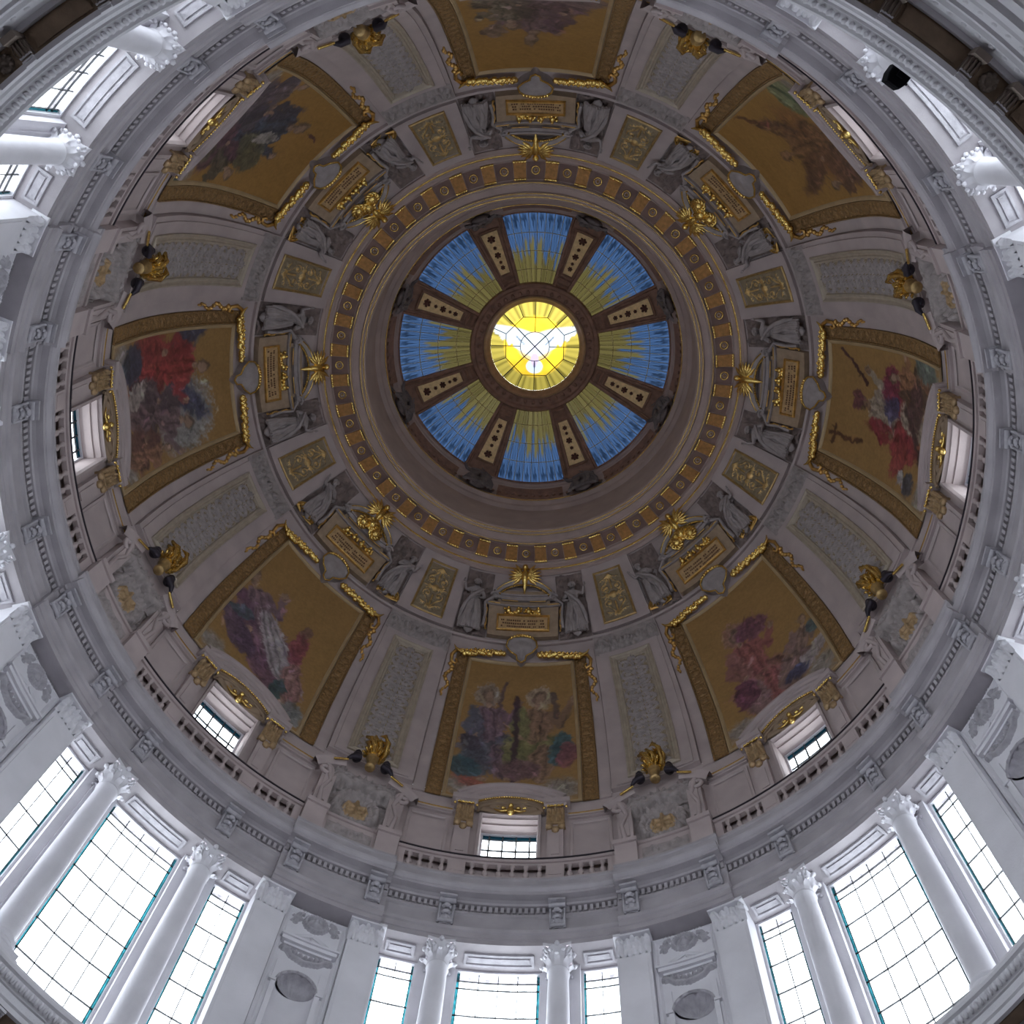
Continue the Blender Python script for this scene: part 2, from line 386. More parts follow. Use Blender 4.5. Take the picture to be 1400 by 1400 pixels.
# ---- the great lower cornice
t1 = struct('trim_1', ring([(16.6, 22.25), (13.22, 22.25), (13.14, 22.19), (13.12, 22.1), (13.14, 22.02), (13.2, 21.98), (13.3, 21.72), (13.34, 21.7), (13.34, 21.5), (13.38, 21.46), (13.38, 21.32),
    (13.47, 21.32), (13.5, 21.42), (13.88, 21.42), (13.88, 21.26), (13.97, 21.26), (14.0, 21.15), (14.0, 20.86), (14.06, 20.8), (14.06, 20.7), (14.12, 20.68), (14.14, 20.35), (14.18, 20.3), (14.18, 20.02), (14.28, 19.98), (14.3, 19.62), (14.35, 19.6)], n=288), STONE2)
def studs(r, z, n, rr, rz, rh=None, nn=5, mm=4, nvar=0):
    mb = MB(True)
    for i in range(n):
        a = 360 * i / n; p = Wp(r, a, z); t = math.radians(a); q = MB(); q.ell((0, 0, 0), (rr, rh or rr, rz), nn, mm)
        V = q.allv(); et = np.array([math.sin(t), math.cos(t), 0]); er = np.array([-math.cos(t), math.sin(t), 0])
        mb.merge(q, lambda V: p + V[:, :1] * et + V[:, 1:2] * er + V[:, 2:3] * np.array([0, 0, 1]))
    return mb
struct('leaf_moulding', studs(13.22, 21.86, 560, .055, .12, .07), STONE2, t1, 'stuff')
struct('bead_moulding', studs(13.36, 21.6, 700, .045, .06, .03, 4, 3), STONE2, t1, 'stuff')
struct('egg_moulding', studs(14.01, 20.99, 300, .075, .08, .05), STONE2, t1, 'stuff')
struct('egg_moulding', studs(14.15, 20.5, 300, .075, .1, .05), STONE2, t1, 'stuff')
def bracket_mb():
    mb = MB(); f = uz(Cyl(13.88), 0)
    q = MB(); q.box(-.45, .45, 21.24, 21.42, 0, .40)
    q.box(-.52, .52, 21.36, 21.42, -.02, .43)
    for x in (-.3, 0, .3): q.box(x - .07, x + .07, 21.19, 21.26, .02, .36)
    for x in (-.55, .55): q.tube([(x, 21.22 + .07 * math.sin(i * .9), .05 + .3 * i / 7) for i in range(8)], .02, 4)
    q.box(-.6, .6, 21.0, 21.4, -.02, .1); return q.map(f)
br = bracket_mb(); me = br.mesh('cornice_bracket', mat('dim_bracket_stone', (.24, .19, .16), .7, var=.15))
stq = MB()
for dd in (.37, .44, .51): stq.box(-.5, .5, 21.2, 21.27, dd - .02, dd + .01)
me_st = MB().merge(stq, uz(Cyl(13.88), 0)).mesh('bracket_fillets', STONE2)
ros = MB(True); ros.lathe([(.0, .07), (.05, .06), (.06, .01), (.10, .05), (.15, .05), (.17, 0)], 10)
for i in range(8): ros.ell((.13 * math.cos(i * PI / 4), .13 * math.sin(i * PI / 4), .04), (.05, .05, .04), 5, 4)
me_r = MB(True); me_r.merge(ros, lambda V: Wp(13.68, 0, 21.41) + V * np.array([1, 1, -1])); me_rm = me_r.mesh('cornice_rosette', bpy.data.materials['dim_bracket_stone'])
struct('soffit_ground', ring([(13.49, 21.412), (13.88, 21.412)], n=192), BROWN, t1, label='brown ground of the soffit')
def soff(u0, u1): return ring([(13.54, 21.37), (13.84, 21.37), (13.84, 21.41), (13.54, 21.41), (13.54, 21.37)], u0, u1, 6)
for k in range(8):
    for u in (-7.2, 7.2, 17.8, -17.8):
        for e in (-1.8, 1.8):
            o = link('cornice_bracket', me, t1); o.rotation_euler.z = -math.radians(45 * k + u + e); link('bracket_fillets', me_st, o)['kind'] = 'stuff'
        o = link('cornice_rosette', me_rm, t1); o.rotation_euler.z = -math.radians(45 * k + u)
sp = soff(-4.4, 4.4).mesh('soffit_panel', BROWN); sp2 = soff(10.0, 15.0).mesh('soffit_panel', BROWN); sp3 = soff(-15.0, -10.0).mesh('soffit_panel', BROWN); sp4 = soff(20.6, 24.4).mesh('soffit_panel', BROWN)
for k in range(8):
    for s_ in (sp, sp2, sp3, sp4):
        o = link('soffit_panel', s_, t1); o.rotation_euler.z = -math.radians(45 * k); o['label'] = 'brown coffer panel'

# ---- drum wall, one object whose pilasters, mullion piers and recesses are its parts
dw = MB()
for k in range(8):
    A = 45 * k + 22.5
    ring([(16.1, 33.3), (16.1, 22.2)], A - 4.05, A + 4.05, 8, mb=dw)
    th = np.linspace(0, PI, 25); X = 1.14; inn = np.stack([.62 * np.cos(th), .62 * np.sin(th), th * 0], -1)
    out = np.stack([np.clip(1.9 * np.cos(th), -X, X), np.where(np.sin(th) * 6 > 3.6, 3.6, np.sin(th) * 6), th * 0], -1); dw.merge(MB().grid(np.stack([inn, out])), loc(Cyl(15.5), A, 29.65))
    for s_ in (-1, 1): q = MB(); q.grid([[(s_ * .62, y, 0), (s_ * X, y, 0)] for y in (-7.4, 0)]); dw.merge(q, loc(Cyl(15.5), A, 29.65))
    ring([(16.0, 22.2), (16.0, 23.3), (15.9, 23.35), (15.9, 23.45), (16.6, 23.5)], 45 * k - 14.4, 45 * k + 14.4, 20, mb=dw)
wd = struct('wall_drum', dw, STONE2)
def leafcap(w, h, dep=.10):
    f = HF(w, h, .035)
    for row, (n, y, L) in enumerate([(5, .0, h * .48), (4, h * .25, h * .48)]):
        for i in range(n):
            x = (i - (n - 1) / 2) * w / n * (.95 if row == 0 else 1)
            f.dot(x, y + L * .5, w / n * .42, dep, ry=L * .5); f.dot(x, y + L * .88, w / n * .3, dep * 1.7, ry=L * .16); f.line([(x, y), (x, y + L)], .02, dep * 1.25)
    for sx in (1, -1): f.spiral(sx * w * .40, h * .80, w * .11, PI if sx > 0 else 0, 1.1, w * .035, dep * 1.9)
    f.spiral(w * .13, h * .80, w * .07, 0, 1, w * .028, dep * 1.5, True)
    f.dot(0, h * .93, w * .08, dep * 2)
    return f
pil = MB(); f5 = uz(Cyl(15.5), 0); q = MB()
q.box(14.4, 18.45, 22.2, 33.25, -.85, .28, 3, 1); q.box(14.75, 18.1, 23.6, 32.0, .28, .31, 3, 1)
q.box(14.3, 18.55, 22.2, 23.2, 0, .42, 3, 1); q.box(14.25, 18.6, 23.2, 23.4, 0, .47, 3, 1)
pil.merge(q, f5); q2 = MB(); q2.box(-18.45, -14.4, 22.2, 33.25, -.85, .28, 3, 1); q2.box(-18.1, -14.75, 23.6, 32.0, .28, .31, 3, 1); q2.box(-18.55, -14.3, 22.2, 23.2, 0, .42, 3, 1); q2.box(-18.6, -14.25, 23.2, 23.4, 0, .47, 3, 1)
pil2 = MB().merge(q2, f5)
capf = leafcap(1.15, .85); 
def pcap(u):
    c = MB(True).merge(capf.mb(), loc(Cyl(15.22), u, 32.3, 0, 1)); b = MB(); b.box(u - 2.3, u + 2.3, 33.12, 33.24, -.3, .22, 3); c.merge(b, uz(Cyl(15.22), 0)); return c
mul = MB(); q = MB(); q.box(5.1, 9.6, 23.3, 33.25, -.6, .05, 3); q.box(6.2, 8.5, 23.6, 32.6, .05, .12, 2); mul.merge(q, uz(Cyl(15.95), 0))
mul2 = MB(); q = MB(); q.box(-9.6, -5.1, 23.3, 33.25, -.6, .05, 3); q.box(-8.5, -6.2, 23.6, 32.6, .05, .12, 2); mul2.merge(q, uz(Cyl(15.95), 0))
for mbx, nm in ((pil, 'pilaster'), (pil2, 'pilaster'), (mul, 'mullion_pier'), (mul2, 'mullion_pier')):
    p_ = struct(nm, mbx, STONE2, wd)
    if nm == 'pilaster':
        c_ = link('pilaster_capital', pcap(16.45 if mbx is pil else -16.45).mesh('pilaster_capital', STONE2), p_)
    for k in range(1, 8):
        o = p_.copy(); COL.objects.link(o); o.rotation_euler.z = -math.radians(45 * k)
        if nm == 'pilaster': c = c_.copy(); COL.objects.link(c); c.parent = o
# ---- entablature
EP = np.array([(16.6, 33.2), (15.1, 33.2), (15.1, 33.42), (15.06, 33.44), (15.06, 33.7), (15.0, 33.74), (14.97, 33.86), (15.12, 33.9), (15.15, 33.95), (15.15, 34.68), (15.08, 34.74), (15.08, 34.86), (15.2, 34.88), (15.2, 35.2), (15.0, 35.22), (14.97, 35.3), (14.86, 35.34), (14.64, 35.36), (14.64, 35.48), (14.6, 35.5), (14.52, 35.6), (14.5, 35.68), (14.78, 35.72), (14.8, 35.78), (14.8, 36.4), (14.76, 36.44), (14.76, 36.55), (15.4, 36.6)])
EP2 = EP.copy(); EP2[1:-1, 0] -= .2
ent = MB()
for k in range(8):
    ring(EP, 45 * k - 15.1, 45 * k + 15.1, 24, mb=ent); ring(EP2, 45 * k + 15.1, 45 * k + 29.9, 14, mb=ent)
    for s_ in (15.1, 29.9):
        a = 45 * k + s_; A_ = Wp(EP[:, 0], a, EP[:, 1]); B_ = Wp(EP2[:, 0], a, EP2[:, 1]); ent.grid(np.stack([A_, B_]))
t2 = struct('trim_2', ent, ENT)
den = MB()
for i in range(464):
    a = i * 360 / 464; u = (a + 22.5) % 45 - 22.5; off = -.2 if abs(u) > 15.1 else 0
    if min(abs(abs(u) - 7.2), abs(abs(u) - 16.9)) < 1.15: continue
    q = MB(); q.box(a - .21, a + .21, 34.9, 35.19, -.05, .15); den.merge(q, uz(Cyl(15.2 + off), 0))
struct('dentil_course', den, ENT, t2, 'stuff')
def console():
    mb = MB(); q = MB()
    P = []
    for i in range(14):
        t = i / 13; P.append((34.1 + 1.08 * t, .06 + .30 * t ** 1.4 + .06 * math.sin(t * 2 * PI)))
    w = .24
    for x in (-w, w):
        q.tube([(x, z, d) for z, d in P], .05, 5)
    g = np.array([[(x, z, d + .02 * math.cos(x * 20)) for z, d in P] for x in np.linspace(-w, w, 7)]); q.grid(g)
    for x in (-w, w): q.grid(np.array([[(x, z, -.02) for z, d in P], [(x, z, d) for z, d in P]]))
    q.tube([(-w - .05, 35.02, .30), (w + .05, 35.02, .30)], .10, 8); q.tube([(-w - .02, 34.2, .10), (w + .02, 34.2, .10)], .08, 8)
    q.box(-w - .07, w + .07, 35.12, 35.22, -.02, .48)
    for j, zz in enumerate((34.35, 34.55, 34.75)):
        q.ell((0, zz, .13 + .1 * j), (.15, .12, .07), 6, 4); q.ell((-.12, zz - .05, .1 + .1 * j), (.07, .09, .05), 5, 4); q.ell((.12, zz - .05, .1 + .1 * j), (.07, .09, .05), 5, 4)
    return q
for off, us in ((0, (-7.2, 7.2)), (-.2, (16.9, -16.9))):
    q = console(); s0 = Cyl(15.17 + off)
    mm_ = MB(True).merge(q, lambda V: uz(s0, 0)(np.c_[np.degrees(V[:, 0] / 15.2), V[:, 1], V[:, 2]])).mesh('console', DREL)
    for k in range(8):
        for u in us: o = link('console', mm_, t2); o.rotation_euler.z = -math.radians(45 * k + u)
# soffit panels over the windows
def framez(u0, u1, z0, z1, sec, surf, A=0, n=8, mi=0, cap=False, mb=None):
    """mitred frame on a surface; sec = [(inset metres, depth)]"""
    mb = mb or MB(); L = []
    for ins, d in sec:
        zz0 = surf.z(surf.t(z0) + ins); zz1 = surf.z(surf.t(z1) - ins)
        B = []
        for (a, b, c, e) in ((0, 0, 1, 0), (1, 0, 1, 1), (1, 1, 0, 1), (0, 1, 0, 0)):
            for i in range(n):
                s_ = i / n; zz = (zz0 + (zz1 - zz0) * (b + (e - b) * s_)); iu = np.degrees(ins / surf.r(zz)); uu = (u0 + iu) + ((u1 - iu) - (u0 + iu)) * (a + (c - a) * s_)
                B.append((uu, zz, d))
        L.append(uz(surf, A)(np.array(B, float)))
    mb.loops(L, mi, cap); return mb
def soffitpanel(u0, u1):
    mb = MB()
    for ins, dz in ((0, 0), ): pass
    R0, R1 = 15.45, 15.92; L = []
    for ins, z in [(0, 33.2), (.0, 33.12), (.07, 33.12), (.10, 33.17), (.14, 33.17), (.14, 33.13), (.2, 33.13)]:
        B = []
        for (a, b, c, e) in ((0, 0, 1, 0), (1, 0, 1, 1), (1, 1, 0, 1), (0, 1, 0, 0)):
            for i in range(6):
                s_ = i / 6; r = R0 + ins + (R1 - R0 - 2 * ins) * (b + (e - b) * s_); iu = math.degrees(ins / r); u = u0 + iu + (u1 - u0 - 2 * iu) * (a + (c - a) * s_)
                B.append(Wp(r, u, z))
        L.append(np.array(B))
    mb.loops(L, 0, False); ring([(R0 + .2, 33.13), (R1 - .2, 33.13)], u0 + .7, u1 - .7, 6, mb=mb); return mb
for u0, u1 in ((-4.2, 4.2), (10.2, 13.8), (-13.8, -10.2)):
    p_ = struct('soffit_panel', soffitpanel(u0, u1), DREL, t2); turn(p_, t2, [45 * k for k in range(1, 8)])

# ---- windows of the drum
def winbars(us, zs, surf, w=.024, d=.024):
    mb = MB(); hw = math.degrees(w / 2 / surf.R)
    for u in us: mb.box(u - hw, u + hw, zs[0], zs[-1], -d, d)
    for z in zs: mb.box(us[0], us[-1], z - w / 2, z + w / 2, -d, d, 3)
    return MB().merge(mb, uz(surf, 0))
def pane(u0, u1, z0, z1, surf, teal=False):
    g = math.degrees(.004 / surf.R); q = MB(); q.box(u0 + g, u1 - g, z0 + .004, z1 - .004, -.006, .006); return MB().merge(q, uz(surf, 0)).mesh('pane', teal or GCLEAR)
WN = 0
def window(us, zs, surf, tealcols, tealrows, deep=.12, sill=None):
    global WN
    u0, u1, z0, z1 = us[0], us[-1], zs[0], zs[-1]; fwid = .1; tg = GTEAL if deep > .1 else GTEAL2
    fr = framez(u0 - .05, u1 + .05, z0 - .03, z1 + .03, [(0, -deep), (0, deep), (fwid, deep), (fwid, -deep)], surf)
    root_me = fr.mesh('window', STONE2); bars = winbars(us, zs, surf, .024 if deep > .1 else .06).mesh('glazing_bars', LEAD)
    panes = [(pane(us[i], us[i + 1], zs[j], zs[j + 1], surf, tg if (i in tealcols or j in tealrows) else None)) for i in range(len(us) - 1) for j in range(len(zs) - 1)]
    for k in range(8):
        WN += 1; o = link('window_%d' % WN, root_me); o['kind'] = 'structure'; o.rotation_euler.z = -math.radians(45 * k)
        link('glazing_bars', bars, o)
        for pm in panes: link('pane', pm, o)
S62 = Cyl(16.25)
zr = list(np.linspace(23.5, 32.4, 8)) + [32.75, 33.18]
window([-5.1, -4.5, -2.25, 0, 2.25, 4.5, 5.1], zr, S62, (0, 5), ())
window([9.6, 10.1, 12, 13.9, 14.4], zr, S62, (0, 3), ()); window([-14.4, -13.9, -12, -10.1, -9.6], zr, S62, (0, 3), ())
# ---- attic wall with its window reveals
at = MB()
for k in range(8):
    A = 45 * k
    ring([(15.2, 36.55), (15.2, 42.7)], A + 4.1, A + 40.9, 36, mb=at)
    ring([(15.2, 41.2), (15.2, 42.7)], A - 4.1, A + 4.1, 10, mb=at)
    ring([(15.9, 41.2), (15.7, 41.2), (15.7, 41.14), (15.45, 41.14), (15.45, 41.2), (15.2, 41.2)], A - 4.1, A + 4.1, 10, mb=at)
    ring([(16.0, 39.12), (15.85, 39.1), (15.2, 38.4), (15.2, 36.55)], A - 4.1, A + 4.1, 10, mb=at)
    for u in (-4.1, 4.1):
        r_ = np.array([15.2, 15.5, 15.9]); at.grid(np.stack([Wp(r_, A + u, np.array([38.35, 38.7, 39.1])), Wp(r_, A + u, 41.2)]))
wa = struct('wall_attic', at, STONE)
pm_ = None
for u0, u1 in ((8.9, 15.0), (-15.0, -8.9)):
    mb = framez(u0, u1, 37.9, 40.8, [(0, 0), (0, .06), (.08, .08), (.14, .03), (.2, .03)], DOME); p_ = struct('wall_panel', mb, STONE, wa); turn(p_, wa, [45 * k for k in range(1, 8)])
    q = MB(); q.box(u0 - .3, u1 + .35, 41.12, 41.24, 0, .16, 5); q.box(u0 - .3, u1 + .35, 41.02, 41.12, 0, .1, 5); p_ = struct('stone_ledge', MB().merge(q, uz(DOME, 0)), STONE, wa); turn(p_, wa, [45 * k for k in range(1, 8)])
    q = MB(); q.box(u0 - .2, u1 + .2, 41.225, 41.265, .1, .19, 5); p_ = struct('gilded_ledge', MB().merge(q, uz(DOME, 0)), GOLD, wa, label='gilded ledge line'); turn(p_, wa, [45 * k for k in range(1, 8)])
window([-4.1, -2.85, -.95, .95, 2.85, 4.1], [39.15, 40.1, 40.86, 41.19], Cyl(15.95), (), (2,), .08)
# ---- dome shell
ZD = list(np.linspace(42.7, 56.34, 44))
dome = ring([(float(DOME.r(z)), z) for z in ZD] + [(10.28, 56.36)], n=192)
dome.sm = True
ce = struct('ceiling', dome, STONE)
def dring(z, d0, d1, h, mi=0, a0=0, a1=360, n=192):
    """moulding running round the dome"""
    t0 = DOME.t(z); pts = []
    for dt, d in ((-h / 2, 0), (-h / 2, d0), (0, d1), (h / 2, d0), (h / 2, 0)):
        zz = DOME.z(t0 + dt); r = DOME.r(zz); nr, nz = DOME.nrm(zz); pts.append((float(r + d * nr), float(zz + d * nz)))
    return ring(pts, a0, a1, n)
p_ = struct('dome_string_course', dring(53.12, .16, .22, .16), STONE, ce)
# ribs: raised bands between the mosaics
def slab(u0, u1, z0, z1, d, nu=6, nz=22, surf=DOME, A=0, bev=.03):
    zs = surf.z(np.linspace(surf.t(z0), surf.t(z1), nz)); us = np.linspace(u0, u1, nu); U, Z = np.meshgrid(us, zs, indexing='ij'); mb = MB()
    mb.grid(np.stack([U, Z, U * 0 + d], -1))
    for u in (u0, u1): mb.grid(np.stack([np.c_[zs * 0 + u, zs, zs * 0], np.c_[zs * 0 + u, zs, zs * 0 + d]]))
    for z in (z0, z1): mb.grid(np.stack([np.c_[us, us * 0 + z, us * 0], np.c_[us, us * 0 + z, us * 0 + d]]))
    return MB().merge(mb, uz(surf, A))
rib = slab(22.5 - 7.05, 22.5 + 7.05, 42.6, 53.0, .22); rib.merge(slab(22.5 - 6.2, 22.5 + 6.2, 42.7, 52.0, .28))
ribs = turn(struct('rib', rib, STONE, ce), ce, [45 * k for k in range(1, 8)])
g1 = MB(); g1.merge(framez(22.5 - 4.3, 22.5 + 4.3, 43.0, 51.7, [(0, .28), (0, .36), (.07, .39), (.15, .33), (.21, .33), (.25, .38), (.32, .36), (.36, .29), (.4, .29)], DOME, n=18))
g1m = g1.mesh('rib_frame', mat('rib_frame_gilt_stone', (.40, .335, .27), .55, metal=.15, var=.12, scale=3))
f_ = candelabrum(.9 * 1.0, 9.6, .07, .045)
def stretch(fh, u0, u1, z0, z1, A, d, surf=DOME, thr=.02):
    m2 = fh.mb(thr); w, h = fh.w, fh.h
    def fn(V):
        z = surf.z(surf.t(z0) + (surf.t(z1) - surf.t(z0)) * V[:, 1] / h); u = (u0 + u1) / 2 + (u1 - u0) * V[:, 0] / w
        r = surf.r(z); nr, nz = surf.nrm(z); return Wp(r + (d + V[:, 2]) * nr, A + u, z + (d + V[:, 2]) * nz)
    return MB(True).merge(m2, fn)
rel = stretch(candelabrum(1.25, 9.4, .12, .05), -2.9, 2.9, 43.2, 51.5, 22.5, .28)
relm = rel.mesh('rib_relief', [TAN, RELIEF])
bf = HF(3.0, 1.0, .05)
for i in range(5):
    bf.spiral((i - 2) * .6, .5, .26, i * 1.3, 1.3, .055, .13); bf.leaf((i - 1.5) * .6, .1, .4, PI / 2, .05, .12) if i < 4 else None; bf.dot((i - 2) * .6, .5, .1, .2)
bf.H = bf.H * 1.5 + RNG.rand(*bf.H.shape) * .04
bandm = stretch(bf, -6.9, 6.9, 51.95, 52.98, 22.5, .24, thr=9).mesh('rib_ornament_band', RELIEF)
for k, r_ in enumerate(ribs):
    link('rib_frame', g1m, r_)
    o = link('rib_relief', relm, r_); o['label'] = 'grey scrollwork on tan ground'
    link('rib_ornament_band', bandm, r_)
# upper panels between the string course and the opening
up_ = slab(22.5 - 6.75, 22.5 + 6.75, 53.3, 56.25, .22, 6, 10)
ups = turn(struct('upper_rib_panel', up_, STONE, ce), ce, [45 * k for k in range(1, 8)])
gf = framez(22.5 - 3.9, 22.5 + 3.9, 53.55, 55.95, [(0, .22), (0, .28), (.06, .31), (.12, .26)], DOME, n=10).mesh('gilt_frame', mat('dull_gilt_frame', (.42, .28, .12), .45, metal=.5, var=.25, scale=6))
uf = HF(1.5, 2.9, .045)
uf.leaf(0, .1, .9, PI / 2, .05, .1); uf.leaf(0, 2.75, .9, -PI / 2, .05, .1); uf.spiral(.33, 1.0, .26, -PI / 2, 1.3, .05, .1, True); uf.spiral(.33, 1.9, .26, PI / 2, 1.3, .05, .1, True, -1); uf.dot(0, 1.45, .24, .14); uf.leaf(.2, 1.45, .45, 0, .04, .1, True)
for i in range(26): uf.dot(RNG.uniform(-.65, .65), RNG.uniform(.1, 2.8), .05, .08)
ur = stretch(uf, -3.45, 3.45, 53.68, 55.83, 22.5, .24, thr=.06).mesh('gilded_relief', [TAN, mat('panel_gilt', (.62, .42, .18), .36, metal=.7, var=.4, scale=5, bump=.4)])
# dull gold for large reliefs
for u_ in ups:
    link('gilt_frame', gf, u_); o = link('gilded_relief', ur, u_); o['label'] = 'gilded leaf relief on tan ground'
# stepped stone strips beside each mosaic
for s_ in (1, -1):
    a, b = sorted((s_ * 13.45, s_ * 15.3)); p_ = struct('stone_strip', slab(a, b, 42.3, 52.6, .07, 3, 20), STONE, ce); turn(p_, ce, [45 * k for k in range(1, 8)])
# carved grounds of the recesses beside the tablets
for s_ in (1, -1):
    f = HF(1.5, 3.0, .05)
    for i in range(9): f.spiral(RNG.uniform(-.6, .6), .3 + i * .3, RNG.uniform(.2, .34), i * 1.7, 1.2, .06, .13); f.leaf(RNG.uniform(-.4, .4), .2 + i * .3, .45, RNG.uniform(0, 6.2), .05, .14)
    f.H += RNG.rand(*f.H.shape) * .04
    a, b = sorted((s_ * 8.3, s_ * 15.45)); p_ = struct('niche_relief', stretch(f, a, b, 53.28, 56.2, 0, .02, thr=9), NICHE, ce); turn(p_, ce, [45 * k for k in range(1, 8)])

# ---- opening ring with modillions and rosettes
t3 = struct('trim_3', ring([(10.34, 56.3), (10.28, 56.22), (10.14, 56.26), (10.08, 56.36), (9.98, 56.42), (9.9, 56.5), (9.84, 56.6), (9.76, 56.66), (9.72, 56.8), (8.82, 56.8), (8.8, 56.68), (8.66, 56.66), (8.62, 56.72), (8.34, 56.74), (8.3, 56.66), (8.2, 56.66), (8.16, 56.7), (8.08, 56.7), (8.02, 56.78), (8.02, 57.0), (8.1, 57.2), (8.12, 57.34), (8.3, 57.35)], n=240), MAUVE)
def gline(r, z, w=.035): 
    th = np.linspace(0, 2 * PI, 6, endpoint=False); return ring([(r + w * math.cos(x), z + w * math.sin(x)) for x in list(th) + [0]], n=240)
for r, z, w in ((10.0, 56.40, .045), (8.74, 56.64, .022), (8.25, 56.64, .022), (8.1, 56.68, .022)): struct('gilt_line', gline(r, z, w), GOLD, t3, label='thin gilded line')
md = MB(); q = MB(); q.box(-1.75, 1.75, 0, .85, 0, .14, 3, 1)
md.merge(q, lambda V: Wp(8.86 + V[:, 1], V[:, 0], 56.8 - V[:, 2]))
mdm = md.mesh('modillion', MODI)
mg = MB(True)
for e in (8.9, 9.68):
    for u in (-1.5, -.75, 0, .75, 1.5): mg.ell(tuple(Wp(e, u, 56.66)), (.075, .085, .05), 6, 4)
    mg.tube([Wp(e, u, 56.64) for u in (-1.9, 0, 1.9)], .03, 5)
mgm = mg.mesh('gilded_leaf', GOLD)
rs = MB(True); rs.lathe([(.15, .0), (.165, -.05), (.20, -.05), (.215, -.0)], 14, tuple(Wp(9.3, 0, 56.78)))
rs.ell(tuple(Wp(9.3, 0, 56.77)), (.045, .045, .05), 6, 4)
rf = MB(True)
for i in range(8): rf.ell(tuple(Wp(9.3, 0, 56.78) + np.array([.09 * math.cos(i * PI / 4), .09 * math.sin(i * PI / 4), 0])), (.05, .05, .04), 5, 3)
rfm = rf.mesh('petals', MAUVE)
rsm = rs.mesh('rosette', GOLD)
cof = ring([(8.9, 56.79), (9.68, 56.79)], -2.5, 2.5, 4).mesh('coffer', mat('coffer_red_brown', (.20, .125, .11), .7, var=.2))
for i in range(40):
    o = link('modillion', mdm, t3); o.rotation_euler.z = -math.radians(4.5 + 9 * i); o2 = link('gilded_leaf', mgm, o)
    o = link('rosette', rsm, t3); o.rotation_euler.z = -math.radians(9 * i); link('petals', rfm, o)
    o = link('coffer', cof, t3); o.rotation_euler.z = -math.radians(9 * i)
# ---- lantern drum
struct('wall_lantern', ring([(8.36, 57.32), (8.16, 57.32), (8.15, 60.6), (7.95, 60.7), (7.9, 60.85), (7.7, 60.95), (7.68, 61.1), (7.8, 61.15), (7.82, 61.2), (7.8, 61.6), (7.7, 62.1), (7.5, 62.55), (7.42, 62.6), (7.36, 62.75), (7.3, 62.8), (7.28, 63.1), (7.25, 63.15)], n=160), MAUVE)
wl = bpy.data.objects['wall_lantern']
cv = MB(True)
for k in range(8):
    ring([(7.81, 61.25), (7.78, 61.6), (7.68, 62.05), (7.49, 62.5)], 45 * k - 13.5, 45 * k + 13.5, 14, mb=cv)
cv.map(lambda V: V * np.array([.995, .995, 1])); struct('cove_panel', cv, REDBR, wl)
struct('cove_scrollwork', studs(7.66, 61.9, 130, .11, .16, .05, 5, 4), REDBR, wl, 'stuff')
struct('gilt_line', gline(7.67, 61.0, .02), GOLD, wl)
GZ = lambda r: 63.15 + (7.25 - np.asarray(r, float)) / 3.8 * 1.35
RR = [7.25, 6.2, 5.23, 4.26, 3.45]; NC = 8
def gcol(a, r):
    """blue outside, yellow green rays toward the middle"""
    x = (a / 15.2 + 1) * 4; cell = np.floor(x * 3).astype(int)
    rnd = (np.sin(cell * 12.9898) * 43758.5453) % 1; reach = 4.4 + 1.7 * rnd
    t = np.clip((reach - r) / .25, 0, 1)[..., None]
    blue = np.array([.0052, .0108, .0235]) * (1 + .4 * np.sin(a * 5 + r * 6))[..., None] * (1 + .3 * (rnd - .5))[..., None]
    gold = np.array([.0120, .0100, .0034]) * (.7 + .7 * rnd)[..., None]
    orn = ((np.abs(r - 6.8) < .28) & (np.abs((x % 1) - .5) < .14)) | ((np.abs(r - 6.85) < .07) & (np.abs((x % 1) - .5) < .32))
    c = blue * (1 - t) + gold * t; c = np.where(orn[..., None], c * .35, c); return c
pl = []
for i in range(NC):
    for j in range(4):
        a0, a1 = -15 + 30 * i / NC, -15 + 30 * (i + 1) / NC; r0, r1 = RR[j + 1], RR[j]
        a, r = np.meshgrid(np.linspace(a0, a1, 7), np.linspace(r0, r1, 7), indexing='ij'); mb = MB(); mb.grid(Wp(r, a, GZ(r)), C=gcol(a, r)); pl.append(mb.mesh('pane', GPAINT))
lb = MB()
for i in range(NC + 1):
    a = -15 + 30 * i / NC; lb.tube([Wp(r, a, GZ(r)) for r in (7.25, 5.3, 3.45)], .017, 4)
for r in RR: lb.tube([Wp(r, a, GZ(r)) for a in np.linspace(-15, 15, 9)], .02, 4)
lbm = lb.mesh('glazing_bars', BRASS)
lfm = framez(0, 1, 37, 38, [(0, 0), (0, .01)], DOME)
fm = MB()
for s_ in (-1, 1): fm.tube([Wp(r, s_ * (15.2 if r > 5 else 15.6), GZ(r) - .03) for r in (7.3, 5.3, 3.4)], .08, 6)
fm.tube([Wp(7.27, a, 63.08) for a in np.linspace(-15, 15, 9)], .07, 6)
fmm = fm.mesh('window', REDBR)
for k in range(8):
    WN += 1; o = link('window_%d' % WN, fmm); o['kind'] = 'structure'; o.rotation_euler.z = -math.radians(45 * k)
    link('glazing_bars', lbm, o)
    for p_ in pl: link('pane', p_, o)
